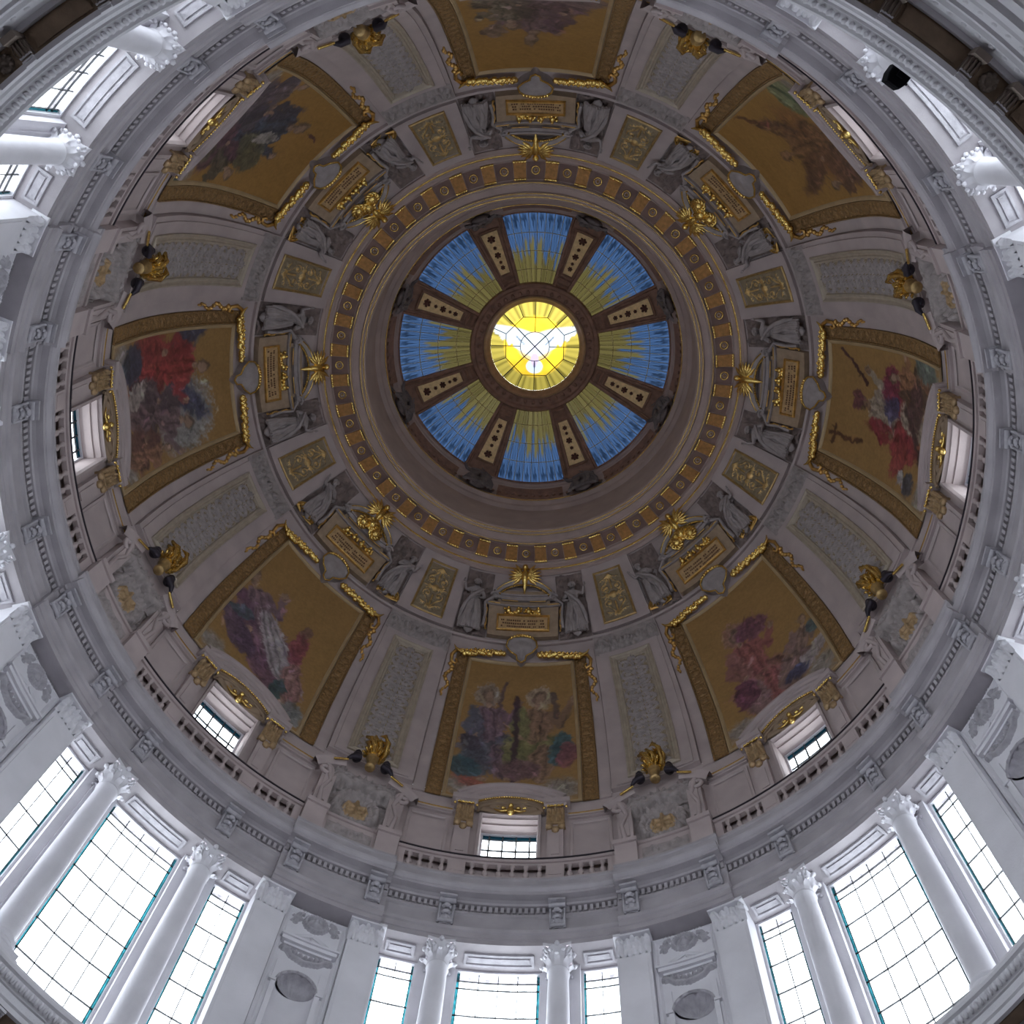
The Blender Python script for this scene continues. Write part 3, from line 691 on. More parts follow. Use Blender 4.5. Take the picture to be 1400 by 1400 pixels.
# lantern ribs and the ring about the oculus
lr = MB()
a, r = np.meshgrid(np.linspace(15, 30, 7), np.linspace(3.3, 7.4, 10), indexing='ij'); lr.grid(Wp(r, a, GZ(r) - .02))
cl = struct('ceiling_lantern', MB().merge(lr), REDBR)
lrb = [cl]
base = MB()
for k in range(8):
    a, r = np.meshgrid(np.linspace(15, 30, 7) + 45 * k, np.linspace(3.3, 7.4, 10), indexing='ij'); base.grid(Wp(r, a, GZ(r) - .02))
cl.data = base.mesh('ceiling_lantern', REDBR)
inl = MB(); a, r = np.meshgrid(np.linspace(-1, 1, 5), np.linspace(4.3, 6.6, 8), indexing='ij'); inl.grid(Wp(r, 22.5 + a * (2.6 + .2 * r), GZ(r) - .10))
fr_ = MB()
for s_ in (-1, 1):
    fr_.tube([Wp(r, 22.5 + s_ * (3.2 + .2 * r), GZ(r) - .12) for r in (4.2, 5.5, 6.7)], .055, 5); fr_.tube([Wp(r, 22.5 + s_ * (5.6 + .1 * r), GZ(r) - .08) for r in (3.5, 5.5, 7.2)], .06, 5)
for r in (4.2, 6.7): fr_.tube([Wp(r, 22.5 + x * (3.2 + .2 * r), GZ(r) - .12) for x in (-1, 0, 1)], .05, 5)
for r in (3.65, 3.95): fr_.tube([Wp(r, 22.5 + x * 5, GZ(r) - .12) for x in (-1, 0, 1)], .09, 5)
dk = MB(True)
for r, s_ in ((6.25, .24), (5.75, .11), (5.35, .19), (4.95, .1), (4.65, .14)):
    c = Wp(r, 22.5, float(GZ(r)) - .13); dk.ell(tuple(c), (s_ * .6, s_ * .6, .06), 7, 4)
    for i in range(6): dk.ell(tuple(c + np.array([math.cos(i * PI / 3), math.sin(i * PI / 3), 0]) * s_ * .65), (s_ * .38, s_ * .38, .04), 5, 3)
m1, m2_, m3_ = inl.mesh('inlay', CREAM), fr_.mesh('rib_moulding', REDBR), dk.mesh('inlay_rosettes', mat('dark_red_rosettes', (.09, .03, .02), .6))
for k in range(8):
    for nm, m_ in (('cream_inlay', m1), ('rib_moulding', m2_), ('inlay_rosettes', m3_)): o = link(nm, m_, cl); o.rotation_euler.z = -math.radians(45 * k)
ocr = struct('trim_4', ring([(3.55, 64.48), (3.45, 64.3), (3.3, 64.28), (3.22, 64.4), (3.15, 64.42), (2.85, 64.5), (2.8, 64.42), (2.7, 64.42), (2.6, 64.6), (2.5, 64.72), (2.43, 64.95)], n=96), REDBR)
struct('leaf_moulding', studs(3.0, 64.42, 44, .11, .06, .14, 6, 4), REDBR, ocr, 'stuff')
struct('gilt_line', gline(2.75, 64.4, .015), mat('dull_gilt', (.3, .2, .08), .5, metal=.5), ocr)
# oculus glass
RO = 2.43
def ocol(X, Y):      # X right, Y up in the picture
    r = np.hypot(X, Y) / RO; th = np.arctan2(Y, X)
    n = smooth_noise(X, Y, 2.5, 3)[..., None]
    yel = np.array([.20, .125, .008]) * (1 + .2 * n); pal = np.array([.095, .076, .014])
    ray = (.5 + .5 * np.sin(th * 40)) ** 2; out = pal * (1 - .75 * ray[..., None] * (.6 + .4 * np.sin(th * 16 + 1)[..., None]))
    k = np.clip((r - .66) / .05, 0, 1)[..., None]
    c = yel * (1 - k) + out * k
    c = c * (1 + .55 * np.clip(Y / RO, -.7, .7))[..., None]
    def put(q, col, a=1):
        nonlocal c
        m_ = np.clip((1 - q) / .12, 0, 1)[..., None] * a; c = c * (1 - m_) + np.array(col) * m_
    white = (.13, .13, .15)
    put(np.hypot(X / (.42 * RO), Y / (.34 * RO)), (.13, .10, .06), .8)
    put(np.hypot(X / (.30 * RO), (Y - .06 * RO) / (.28 * RO)), white)
    for s_ in (-1, 1):
        x = X * s_ / RO; y = Y / RO; d = np.clip((x - .1) / .85, 0, 1)
        mid = .05 + .35 * d; hw = .30 * np.sqrt(np.clip(1 - (d - .25) ** 2 * 1.45, 0, 1)) * (1 - .45 * d); q = np.where((x > .08) & (x < .93), np.abs(y - mid) / np.maximum(hw, .01), 3)
        q = q + .22 * np.sin(x * 40) * (d > .45) * (y < mid); put(q, (.118, .13, .14))
        put(np.where((x > .22) & (x < .42), np.abs(y - .02 - 1.0 * (x - .22)) / .02, 3), (.012, .022, .04), .8)
    put(np.hypot(X / (.20 * RO), (Y + .45 * RO) / (.17 * RO)), (.10, .115, .14)); put(np.hypot(X / (.09 * RO), (Y + .3 * RO) / (.16 * RO)), (.11, .09, .12))
    put(np.hypot(X / (.025 * RO), (Y + .42 * RO) / (.09 * RO)), (.02, .02, .04), .8)
    return c
def octr(th):      # octagon radius (flat top)
    t = (th % 45) - 22.5; t = ((th) % 45); t = np.where(t > 22.5, t - 45, t); return .655 * RO / np.cos(np.radians(t))
WN += 1
oc = link('window_%d' % WN, None); oc['kind'] = 'structure'
OM = MB(); z_ = 64.95
def bar(P, w): OM.tube(P, w, 5)
oc_z = lambda: z_ - .02
for i in range(8):
    a = 45 * i; bar([Wp(.33 * RO if i % 2 == 0 else 0.0, a, z_), Wp(RO, a, z_)], .022 if i % 2 == 0 else .03)
    bar([Wp(float(octr(a + 22.5)), a + 22.5, z_), Wp(RO, a + 22.5, z_)], .022)
bar([Wp(.33 * RO, a, z_) for a in np.linspace(0, 360, 33)], .02); bar([Wp(float(octr(a)), a, z_) for a in np.linspace(0, 360, 65)], .022)
oc.data = None
oc_b = link('glazing_bars', OM.mesh('glazing_bars', LEAD), oc)
def opane(a0, a1, f0, f1, na, nr):
    a, s_ = np.meshgrid(np.linspace(a0, a1, na), np.linspace(0, 1, nr), indexing='ij'); r = f0(a) * (1 - s_) + f1(a) * s_
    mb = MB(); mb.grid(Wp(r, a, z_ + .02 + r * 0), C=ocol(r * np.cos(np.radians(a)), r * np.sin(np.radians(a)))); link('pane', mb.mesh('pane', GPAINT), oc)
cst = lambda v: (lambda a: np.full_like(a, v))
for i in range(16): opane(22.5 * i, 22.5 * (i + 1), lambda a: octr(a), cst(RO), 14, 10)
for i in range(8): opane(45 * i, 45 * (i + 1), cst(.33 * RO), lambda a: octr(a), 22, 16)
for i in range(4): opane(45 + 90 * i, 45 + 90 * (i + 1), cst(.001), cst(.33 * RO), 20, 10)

# ================================================================== THINGS
ALL = range(8)
# ---- columns of the drum (two to a bay)
def column_parts(side):
    t = Thing('column', side * 7.2, 15.45, 22.25, 'x', 'column', 'white columns of the drum')
    F = up_at(15.45, side * 7.2, 0)
    ped = MB(); ped.box(-.62, .62, -.55, .62, 22.25, 22.5); ped.box(-.55, .55, -.5, .6, 22.5, 23.7); ped.box(-.64, .64, -.58, .64, 23.7, 23.95); ped.box(-.58, .58, -.54, .6, 23.95, 24.15); ped.box(-.4, .4, -.56, -.5, 22.8, 23.5)
    t.part('pedestal', MB().merge(ped, F), STONE2)
    b = MB(True); b.box(-.54, .54, -.5, .54, 24.15, 24.38); b.lathe([(.40, 24.38), (.53, 24.4), (.56, 24.47), (.53, 24.56), (.46, 24.6), (.44, 24.66), (.49, 24.7), (.5, 24.76), (.46, 24.82), (.40, 24.86)], 20)
    t.part('base', MB(True).merge(b, F), STONE2)
    s_ = MB(True); s_.lathe([(.41, 24.86), (.385, 24.95), (.385, 26.5), (.375, 28.5), (.35, 30.8), (.33, 32.1), (.37, 32.13), (.37, 32.2), (.33, 32.22)], 24)
    t.part('shaft', MB(True).merge(s_, F), STONE2)
    c = MB(True); c.lathe([(.33, 32.2), (.34, 32.7), (.38, 32.95), (.48, 33.08)], 20)
    for row, (n, h, z0, w, o_) in enumerate(((8, .36, 32.22, .11, .0), (8, .60, 32.22, .10, PI / 8))):
        for i in range(n):
            a = i * 2 * PI / n + o_; P = []
            for j in range(6):
                q = j / 5; rr = .35 + .03 * q + (.13 * max(0, q - .55) / .45) ** 1.0 * 1.2; P.append((rr, z0 + h * (q if q < .9 else .92)))
            g = np.array([[(rr * math.cos(a + x * w * 2.4 * math.sin(PI * (.25 + .6 * j / 5)) ), rr * math.sin(a + x * w * 2.4 * math.sin(PI * (.25 + .6 * j / 5))), zz - .03 * abs(x)) for j, (rr, zz) in enumerate(P)] for x in (-1, -.5, 0, .5, 1)])
            c.grid(g); c.ell((math.cos(a) * (P[-1][0] + .02), math.sin(a) * (P[-1][0] + .02), P[-1][1] - .03), (.07, .07, .05), 6, 4)
    for i in range(4):
        a = PI / 4 + i * PI / 2
        for sp_ in (-1, 1):
            pts = []
            for j in range(12):
                q = j / 11; th = q * 2.2 * PI; rr = .11 * (1 - .75 * q)
                cx, cz = .52, 32.96; pts.append((math.cos(a + sp_ * .09) * (cx + rr * math.cos(th + PI)), math.sin(a + sp_ * .09) * (cx + rr * math.cos(th + PI)), cz - .04 + rr * math.sin(th + PI)))
            c.tube(pts, .032, 5)
        c.tube([(math.cos(a) * .34, math.sin(a) * .34, 32.6), (math.cos(a) * .42, math.sin(a) * .42, 32.85), (math.cos(a) * .6, math.sin(a) * .6, 33.02)], (.04, .045, .06), 5)
    P = []
    for i in range(4):
        for j in range(7):
            q = j / 6; a0 = PI / 4 + i * PI / 2; p0 = np.array([math.cos(a0), math.sin(a0)]) * .66; p1 = np.array([math.cos(a0 + PI / 2), math.sin(a0 + PI / 2)]) * .66
            p = p0 * (1 - q) + p1 * q; p = p * (1 - .16 * math.sin(PI * q))
            if j < 6: P.append(p)
    P = np.array(P); c.loops([np.c_[P * .95, P[:, 0] * 0 + 33.06], np.c_[P, P[:, 0] * 0 + 33.1], np.c_[P, P[:, 0] * 0 + 33.2]], cap=True)
    for i in range(4): c.ell((.50 * math.cos(i * PI / 2), .50 * math.sin(i * PI / 2), 33.1), (.09, .09, .09), 6, 4)
    t.part('capital', MB(True).merge(c, F), STONE2)
    return t
for side, w_ in ((-1, 'anticlockwise'), (1, 'clockwise')):
    # azimuth grows anticlockwise, so the +7.2 degree column is the anticlockwise one
    t = column_parts(side); nm = 'anticlockwise' if side > 0 else 'clockwise'
    spread(t, ALL, lambda k: 'white drum column on the %s side of the wide window at %s' % (nm, BAYC[k]))

# ---- wall reliefs in the drum piers: medallion, pediment, shell niche
t = Thing('wall_relief', 22.5, 15.5, 23.0, 'x', 'relief', 'aedicule reliefs on the drum piers')
L_ = lambda z: loc(Cyl(15.5), 22.5, z)
b = MB(); b.merge(framez(-3.9, 3.9, 23.5, 33.1, [(0, 0), (0, .08), (.1, .1), (.14, .05), (.18, 0)], Cyl(15.5), 22.5, 10))
q = MB(); 
q.box(-.92, .92, -.02, .13, 0, .22, 6); q.box(-.98, .98, .13, .22, 0, .28, 6); q.box(-.8, .8, -.12, -.02, 0, .12, 6)
t.part('frame', b, STONE2)
pe = MB().merge(q, L_(31.35)); q = MB()
for s_ in (-1, 1):
    q.tube([(s_ * .74, .27, .12), (s_ * .04, .66, .12)], .07, 4); q.tube([(s_ * .70, .22, .06), (s_ * .04, .56, .06)], .05, 4)
q.add([(-.7, .25, .04), (.7, .25, .04), (0, .62, .04)], [(0, 1, 2)])
pe.merge(q, L_(31.35)); t.part('pediment', pe, STONE2)
f = HF(1.7, .9, .03); R_ = .3
for i in range(22): a = i * 2 * PI / 22; f.dot(.36 * math.cos(a), .45 + .33 * math.sin(a), .075, .16)
f.dot(0, .45, .26, .08); f.dot(0, .52, .12, .2); f.dot(0, .38, .16, .15)
f.leaf(.48, .45, .32, .2, .03, .1, True); f.leaf(.45, .7, .3, 1.0, .03, .1, True); f.spiral(.68, .25, .12, 0, 1, .03, .1, True)
t.part('medallion', MB(True).merge(f.mb(), L_(32.25)), DREL)
f = HF(1.8, .62, .03)
f.line([(-.72, .5), (-.45, .22), (0, .10), (.45, .22), (.72, .5)], .07, .16); f.line([(-.6, .55), (-.35, .36), (0, .27), (.35, .36), (.6, .55)], .05, .1)
for i in range(7): f.dot((i - 3) * .17, .30 + .03 * abs(i - 3) ** 1.3, .09, .2)
f.spiral(.74, .42, .11, 0, 1.2, .035, .15, True)
t.part('festoon', MB(True).merge(f.mb(), L_(30.66)), DREL)
n = MB(True); th = np.linspace(0, PI, 25); G = []
for k in range(7):
    rr = .62 * k / 6; d = -.42 * (1 - (k / 6) ** 2) ** .5; G.append([(rr * math.cos(x), rr * math.sin(x), d + .13 * (k / 6) * abs(math.sin(x * 6.5))) for x in th])
n.grid(G); 
n.tube([(.64 * math.cos(x), .64 * math.sin(x), .03) for x in th], .06, 6)
t.part('shell', MB(True).merge(n, L_(29.65)), DREL)
n = MB(True); th = np.linspace(0, PI, 15); n.grid([[(.62 * math.cos(x), y, -.42 * math.sin(x)) for x in th] for y in (-5.2, -2.5, 0)]); q = MB()
for s_ in (-1, 1): q.box(s_ * .70 - .08, s_ * .70 + .08, -5.3, -.02, 0, .08)
[q.box(*sorted((x * .64, x * .86)), -.1, 0, 0, .12, 2) for x in (-1, 1)]; q.box(-.8, -.62, -.0, .9, 0, .06); q.box(.62, .8, 0, .9, 0, .06)
n.merge(q); t.part('niche', MB(True).merge(n, L_(29.65)), STONE2)
spread(t, ALL, lambda k: 'shell niche, small pediment and medallion on the drum pier at %s' % PIERC[k])

# ---- balustrades standing on the cornice in each bay
t = Thing('balustrade', 0, 14.95, 36.6, 'x', 'balustrade', 'stone balustrades of the gallery')
S95 = Cyl(14.95); q = MB(); q.box(-15.3, 15.3, 36.5, 36.68, -.15, .13, 24); t.part('plinth', MB().merge(q, uz(S95, 0)), STONE)
q = MB(); q.box(-15.3, 15.3, 37.5, 37.62, -.1, .08, 24); q.box(-15.3, 15.3, 37.62, 37.86, -.16, .15, 24); t.part('rail', MB().merge(q, uz(S95, 0)), STONE)
q = MB(); q.box(-15.3, 15.3, 37.78, 37.84, .15, .19, 24); t.part('rail_shadow_gap', MB().merge(q, uz(S95, 0)), DARK, label='thin dark strip as shadow gap of the rail')  # dark strip along the rail, its colour standing in for a shadow gap
for u0, u1 in ((-8.1, -5.6), (5.6, 8.1), (-15.3, -14.2), (14.2, 15.3)):
    q = MB(); q.box(u0, u1, 36.66, 37.52, -.13, .1, 2); q.box(u0 + .35, u1 - .35, 36.85, 37.35, .1, .12, 2) if u1 - u0 > 2 else 0; t.part('post', MB().merge(q, uz(S95, 0)), STONE)
bal = [(.10, 0), (.10, .06), (.06, .09), (.09, .2), (.115, .3), (.09, .42), (.05, .55), (.045, .62), (.07, .66), (.05, .70), (.10, .76), (.10, .84)]
us = [-5.6 + 11.2 * (i + .5) / 6 for i in range(6)] + [s_ * (8.1 + 6.1 * (i + .5) / 4) for s_ in (-1, 1) for i in range(4)]
for u in us:
    t.part('baluster', MB(True).merge(MB(True).lathe(bal, 10), up_at(14.95, u, 36.67)), STONE)
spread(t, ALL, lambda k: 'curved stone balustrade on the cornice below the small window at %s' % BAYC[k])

# ---- window surrounds on the attic
t = Thing('window_surround', 0, 15.2, 37.9, 'x', 'surround', 'arched surrounds of the small dome windows')
for s_ in (-1, 1):
    q = MB(); q.box(s_ * 6.8 - 1.15, s_ * 6.8 + 1.15, 37.0, 40.5, 0, .24, 2); q.box(s_ * 6.8 - .6, s_ * 6.8 + .6, 38.3, 39.6, .24, .28, 1)
    t.part('pilaster', MB().merge(q, uz(DOME, 0)), STONE)
    c = MB(True).merge(leafcap(.72, 1.0, .09).mb(), loc(DOME, s_ * 6.8, 40.5, 0, 1, .26)); b = MB(); b.box(s_ * 6.8 - 1.4, s_ * 6.8 + 1.4, 40.38, 40.5, 0, .3, 2); b.box(s_ * 6.8 - 1.2, s_ * 6.8 + 1.2, 40.4, 41.6, 0, .26, 2); c.merge(b, uz(DOME, 0))
    for j in range(3):
        b = MB(True); b.ell((0, 0, 0), (.16, .2, .12), 7, 5); c.merge(b, loc(DOME, s_ * 6.8 + (j - 1) * .9, 40.2 - .22 * (j % 2), 0, 1, .28))
    t.part('capital', c, mat('tarnished_gilt', (.40, .27, .15), .5, metal=.35, var=.3, scale=6) if s_ < 0 else bpy.data.materials['tarnished_gilt'])
    g = MB(True)
    for j in range(5): g.ell(((j - 2) * .14, 0, 0), (.065, .05, .05), 6, 4)
    g.tube([(-.34, -.0, -.02), (.34, 0, -.02)], .04, 5); g.ell((-.45, -.14, 0), (.06, .07, .06)); g.ell((.45, -.14, 0), (.06, .07, .06))
    t.part('gilded_abacus', MB(True).merge(g, loc(DOME, s_ * 6.8, 41.52, 0, 1, .42)), GOLD, label='gilded bead line')
    q = MB(); q.box(s_ * 6.8 - 1.7, s_ * 6.8 + 1.7, 41.58, 41.8, 0, .36, 3); q.box(s_ * 7.0 - 2.0, s_ * 7.0 + 2.0, 41.8, 42.12, 0, .44, 3)
    t.part('impost', MB().merge(q, uz(DOME, 0)), STONE)
def arcsweep(R, yc, a0, a1, sec, n=24, mb=None):
    mb = mb or MB(); G = []
    for x in np.linspace(a0, a1, n): G.append([((R + o) * math.sin(x), yc + (R + o) * math.cos(x), d) for o, d in sec])
    return mb.grid(G)
# segmental pediment: chord half width 2.35 m at 42.75, crown near 44.7
aw = .86; R_ = 2.02 / math.sin(aw); yc = -R_ * math.cos(aw)
a_ = arcsweep(R_, yc, -aw, aw, [(-.42, 0), (-.42, .12), (-.2, .14), (-.18, .22), (-.04, .22), (-.02, .28), (.14, .30), (.18, .38), (.30, .38), (.30, 0)])
f0 = loc(DOME, 0, 42.22)
for x in (-aw, aw):
    P_ = [((R_ + o) * math.sin(x), yc + (R_ + o) * math.cos(x), d) for o, d in [(-.42, 0), (-.42, .12), (-.2, .14), (-.18, .22), (-.04, .22), (-.02, .28), (.14, .30), (.18, .38), (.30, .38), (.30, 0)]]
    a_.add(P_ + [((R_ + .1) * math.sin(x), yc + (R_ + .1) * math.cos(x), .1)], [[i, i + 1, 10] for i in range(9)])
t.part('arch', MB().merge(a_, f0), STONE)
g = MB(True)
for i in range(31):
    x = -aw * .86 + aw * 1.72 * i / 30; g.ell(((R_ - .62) * math.sin(x), yc + (R_ - .58) * math.cos(x), .2), (.05, .05, .05), 6, 4)
t.part('gilded_beads', MB(True).merge(g, f0), GOLD, label='row of small gilded beads')
a_ = arcsweep(R_, yc, -aw * .9, aw * .9, [(-1.25, .02), (-1.0, .04), (-.98, .10), (-.72, .12), (-.70, .17), (-.42, .15)]); t.part('inner_arch', MB().merge(a_, f0), mat('ochre_stone', (.27, .19, .13), .7, var=.15))
# tympanum shell and gilded cluster above the window
sh = MB(True); G = []
for k in range(7):
    rr = k / 6; G.append([(1.25 * rr * math.cos(x), .72 * rr * math.sin(x), .05 + .10 * rr + .07 * rr * abs(math.sin(x * 6.5))) for x in np.linspace(0, PI, 40)])
sh.grid(G); sh.tube([(1.3 * math.cos(x), .75 * math.sin(x), .2) for x in np.linspace(0, PI, 14)], .07, 5)
t.part('shell', MB(True).merge(sh, loc(DOME, 0, 41.35)), bpy.data.materials['ochre_stone'])
g = MB(True); g.ell((0, .05, .2), (.17, .26, .14), 10, 6); g.ell((0, .38, .25), (.11, .12, .1))
for s_ in (-1, 1):
    g.ell((s_ * .3, .3, .18), (.11, .08, .07)); g.ell((s_ * .55, .38, .14), (.12, .06, .05)); g.tube([(s_ * .12, .1, .2), (s_ * .35, .05, .18), (s_ * .55, .15, .15), (s_ * .7, .3, .12)], (.06, .05, .04, .02), 5)
t.part('gilded_ornament', MB(True).merge(g, loc(DOME, 0, 41.45)), GOLD, label='small gilded winged ornament')
fr = framez(-4.6, 4.6, 38.0, 41.4, [(0, 0), (0, .12), (.10, .14), (.14, .0)], DOME, 0, 8); t.part('architrave', fr, STONE)
ysp = spread(t, ALL, lambda k: 'stone surround with gilded capitals and segmental arch, small window at %s' % BAYC[k])

# ---- crests on the piers of the attic
t = Thing('crest', 22.5, 15.2, 36.6, 'x', 'crest', 'carved crests between the small dome windows')
L22 = lambda z, rot=0, d=0: loc(DOME, 22.5, z, rot, 1, d)
q = MB(); q.box(-7.1, 7.1, 36.55, 37.9, 0, .35, 8); q.box(-7.3, 7.3, 37.9, 38.05, 0, .42, 8)
for s_ in (-1, 1): q.box(s_ * 5.5 - 1.6, s_ * 5.5 + 1.6, 36.55, 37.85, .35, .6, 3); q.box(s_ * 5.5 - 1.75, s_ * 5.5 + 1.75, 37.8, 38.05, .3, .68, 3)
t.part('plinth', MB().merge(q, uz(DOME, 22.5)), STONE)
f = HF(1.8, .62, .035); f.spiral(.4, .3, .2, 0, 1.3, .04, .1, True); f.line([(-.8, .12), (-.5, .5), (0, .34), (.5, .5), (.8, .12)], .05, .12); f.dot(0, .3, .13, .14)
t.part('plinth_relief', MB(True).merge(f.mb(), L22(37.0, 0, .36)), RELIEF)
for s_ in (-1, 1):
    q = MB(); q.box(s_ * 5.4 - 1.1, s_ * 5.4 + 1.1, 38.05, 40.7, 0, .4, 3, 1); q.box(s_ * 5.4 - .6, s_ * 5.4 + .6, 38.5, 40.6, .4, .46, 1, 1)
    v = MB(True)
    sp_ = [(s_ * .22 + .34 * (1 - .8 * i / 18) * math.cos(1.6 + i * .42 * s_) * 1, .0 + .34 * (1 - .8 * i / 18) * math.sin(1.6 + i * .42 * s_), .45) for i in range(19)]
    v.tube(sp_, .09, 6)
    sp_ = [(.26 * (1 - .8 * i / 18) * math.cos(-1.6 - i * .4 * s_), -2.75 + .26 * (1 - .8 * i / 18) * math.sin(-1.6 - i * .4 * s_), .45) for i in range(19)]; v.tube(sp_, .07, 6)
    v.tube([(0, -2.4, .42), (.12 * s_, -1.4, .5), (-.1 * s_, -.6, .45), (.1 * s_, .1, .5)], (.12, .08, .08, .12), 6)
    mb = MB(True).merge(q, uz(DOME, 22.5)); mb.merge(v, loc(DOME, 22.5 + s_ * 5.4, 40.55)); t.part('volute', mb, STONE)
f = HF(2.35, 2.5, .045)
for i in range(26): a = i * 2 * PI / 26; f.dot(.82 * math.cos(a), 1.2 + .98 * math.sin(a), .17, .28 + .06 * (i % 2)); f.dot(.62 * math.cos(a + .1), 1.2 + .78 * math.sin(a + .1), .10, .2)
f.dot(0, 1.2, .6, .14, ry=.75)
for i in range(60): f.dot(RNG.uniform(-1.1, 1.1), RNG.uniform(0, 2.4), .07, .12)
f.H *= 1.35
t.part('wreath', MB(True).merge(f.mb(), L22(37.95, 0, .02)), RELIEF)
f = HF(1.15, 1.25, .035); f.dot(0, .6, .42, .12, ry=.55); f.line([(0, .15), (0, 1.05)], .09, .2); f.line([(0, .7), (.35, .9), (.45, .6)], .08, .18, True); f.line([(0, .5), (.28, .5), (.4, .25)], .07, .16, True); f.dot(0, 1.08, .1, .22); f.leaf(.12, .3, .3, -.8, .035, .14, True)
m2 = f.mb(.05); t.part('gilded_shield', MB(True).merge(m2, L22(38.5, 0, .16)), [RELIEF, bpy.data.materials['tarnished_gilt']], label='tarnished gilt device on a grey shield')
# bow of carved drapery on top and the arched cap
f = HF(3.0, 1.5, .045)
f.line([(-1.35, .15), (-1.0, .7), (-.5, .45), (0, .85), (.5, .45), (1.0, .7), (1.35, .15)], .22, .34); f.spiral(.62, .75, .3, 0, 1.2, .08, .32, True); f.spiral(1.12, .35, .2, 2, 1.2, .06, .3, True); f.leaf(0, .5, .7, PI / 2, .08, .38); f.leaf(.9, .9, .5, 1.2, .05, .25, True)
for i in range(40): f.dot(RNG.uniform(-1.3, 1.3), RNG.uniform(.1, 1.1), .09, .26)
t.part('carved_top', MB(True).merge(f.mb(), L22(40.2, 0, .08)), RELIEF)
aw2 = .95; R2 = 2.15 / math.sin(aw2)
for s_ in (-1, 1): a_ = MB(); arcsweep(R2, -R2 * math.cos(aw2), *sorted((s_ * aw2, s_ * .38)), [(-.2, 0), (-.2, .3), (0, .42), (.12, .45), (.12, 0)], 10, a_); t.part('broken_pediment', MB().merge(a_, L22(40.95, 0, 0)), STONE)
for s_ in (-1, 1): g = MB(True); g.tube([(s_ * 1.5, .25, .48), (s_ * .95, .62, .5)], .05, 6); t.part('gilded_edge', MB(True).merge(g, L22(41.25)), GOLD, label='short gilded edge line')
spread(t, ALL, lambda k: 'carved stone crest with gilt shield on the dome foot at %s' % PIERC[k])
# gilded trophies over the crests
t = Thing('trophy', 22.5, 14.9, 42.0, 'x', 'trophy', 'gilded trophies at the foot of the ribs')
F = up_at(14.75, 22.5, 42.0)
v = MB(True).lathe([(0.01, 0), (.28, 0), (.3, .1), (.16, .2), (.2, .35), (.34, .7), (.36, .95), (.30, 1.1), (.34, 1.2), (.2, 1.25)], 14)
v.map(lambda V: V * np.array([.72, .72, .9])); t.part('urn', MB(True).merge(v, F), mat('gilt_urn', (.48, .32, .14), .42, metal=.6, var=.3, scale=5, bump=.3))
fl_ = MB(True)
for i in range(22):
    a = i * 2.4; h = .6 + .8 * random.random(); r0 = .08 + .26 * random.random()
    fl_.tube([(r0 * math.cos(a), r0 * math.sin(a), .75), (r0 * 1.3 * math.cos(a), r0 * 1.3 * math.sin(a), 1.0), (r0 * 1.7 * math.cos(a + .4), r0 * 1.7 * math.sin(a + .4), 1.2 + h * .45), (r0 * 1.9 * math.cos(a + .9), r0 * 1.5 * math.sin(a + .9), 1.2 + h * .8), (r0 * .6 * math.cos(a + 1.4), r0 * .6 * math.sin(a + 1.4), 1.25 + h)], (.08, .11, .11, .07, .01), 6)
for i in range(14): a = i * .45; fl_.tube([(.36 * math.cos(a), .36 * math.sin(a), .9), (.42 * math.cos(a), .42 * math.sin(a), 1.1), (.5 * math.cos(a), .5 * math.sin(a), 1.05)], (.05, .06, .03), 5)
t.part('gilded_flames', MB(True).merge(fl_, F), GOLD, label='bright gilded flames')
for s_ in (-1, 1):
    d = MB(True); d.ell((s_ * .62, 0, .42), (.22, .21, .30), 12, 8); d.lathe([(.12, .7), (.16, .76), (.06, .84), (.09, .92), (0, 1.0)], 8, (s_ * .62, 0, 0)); d.tube([(s_ * .5, .1, .3), (s_ * .8, .15, .1), (s_ * .95, .1, -.1)], (.15, .12, .06), 6)
    t.part('dark_orb', MB(True).merge(d, F), DARK, label='dark bronze orb')
spread(t, ALL, lambda k: 'gilded flaming urn between dark orbs, foot of the rib at %s' % PIERC[k])

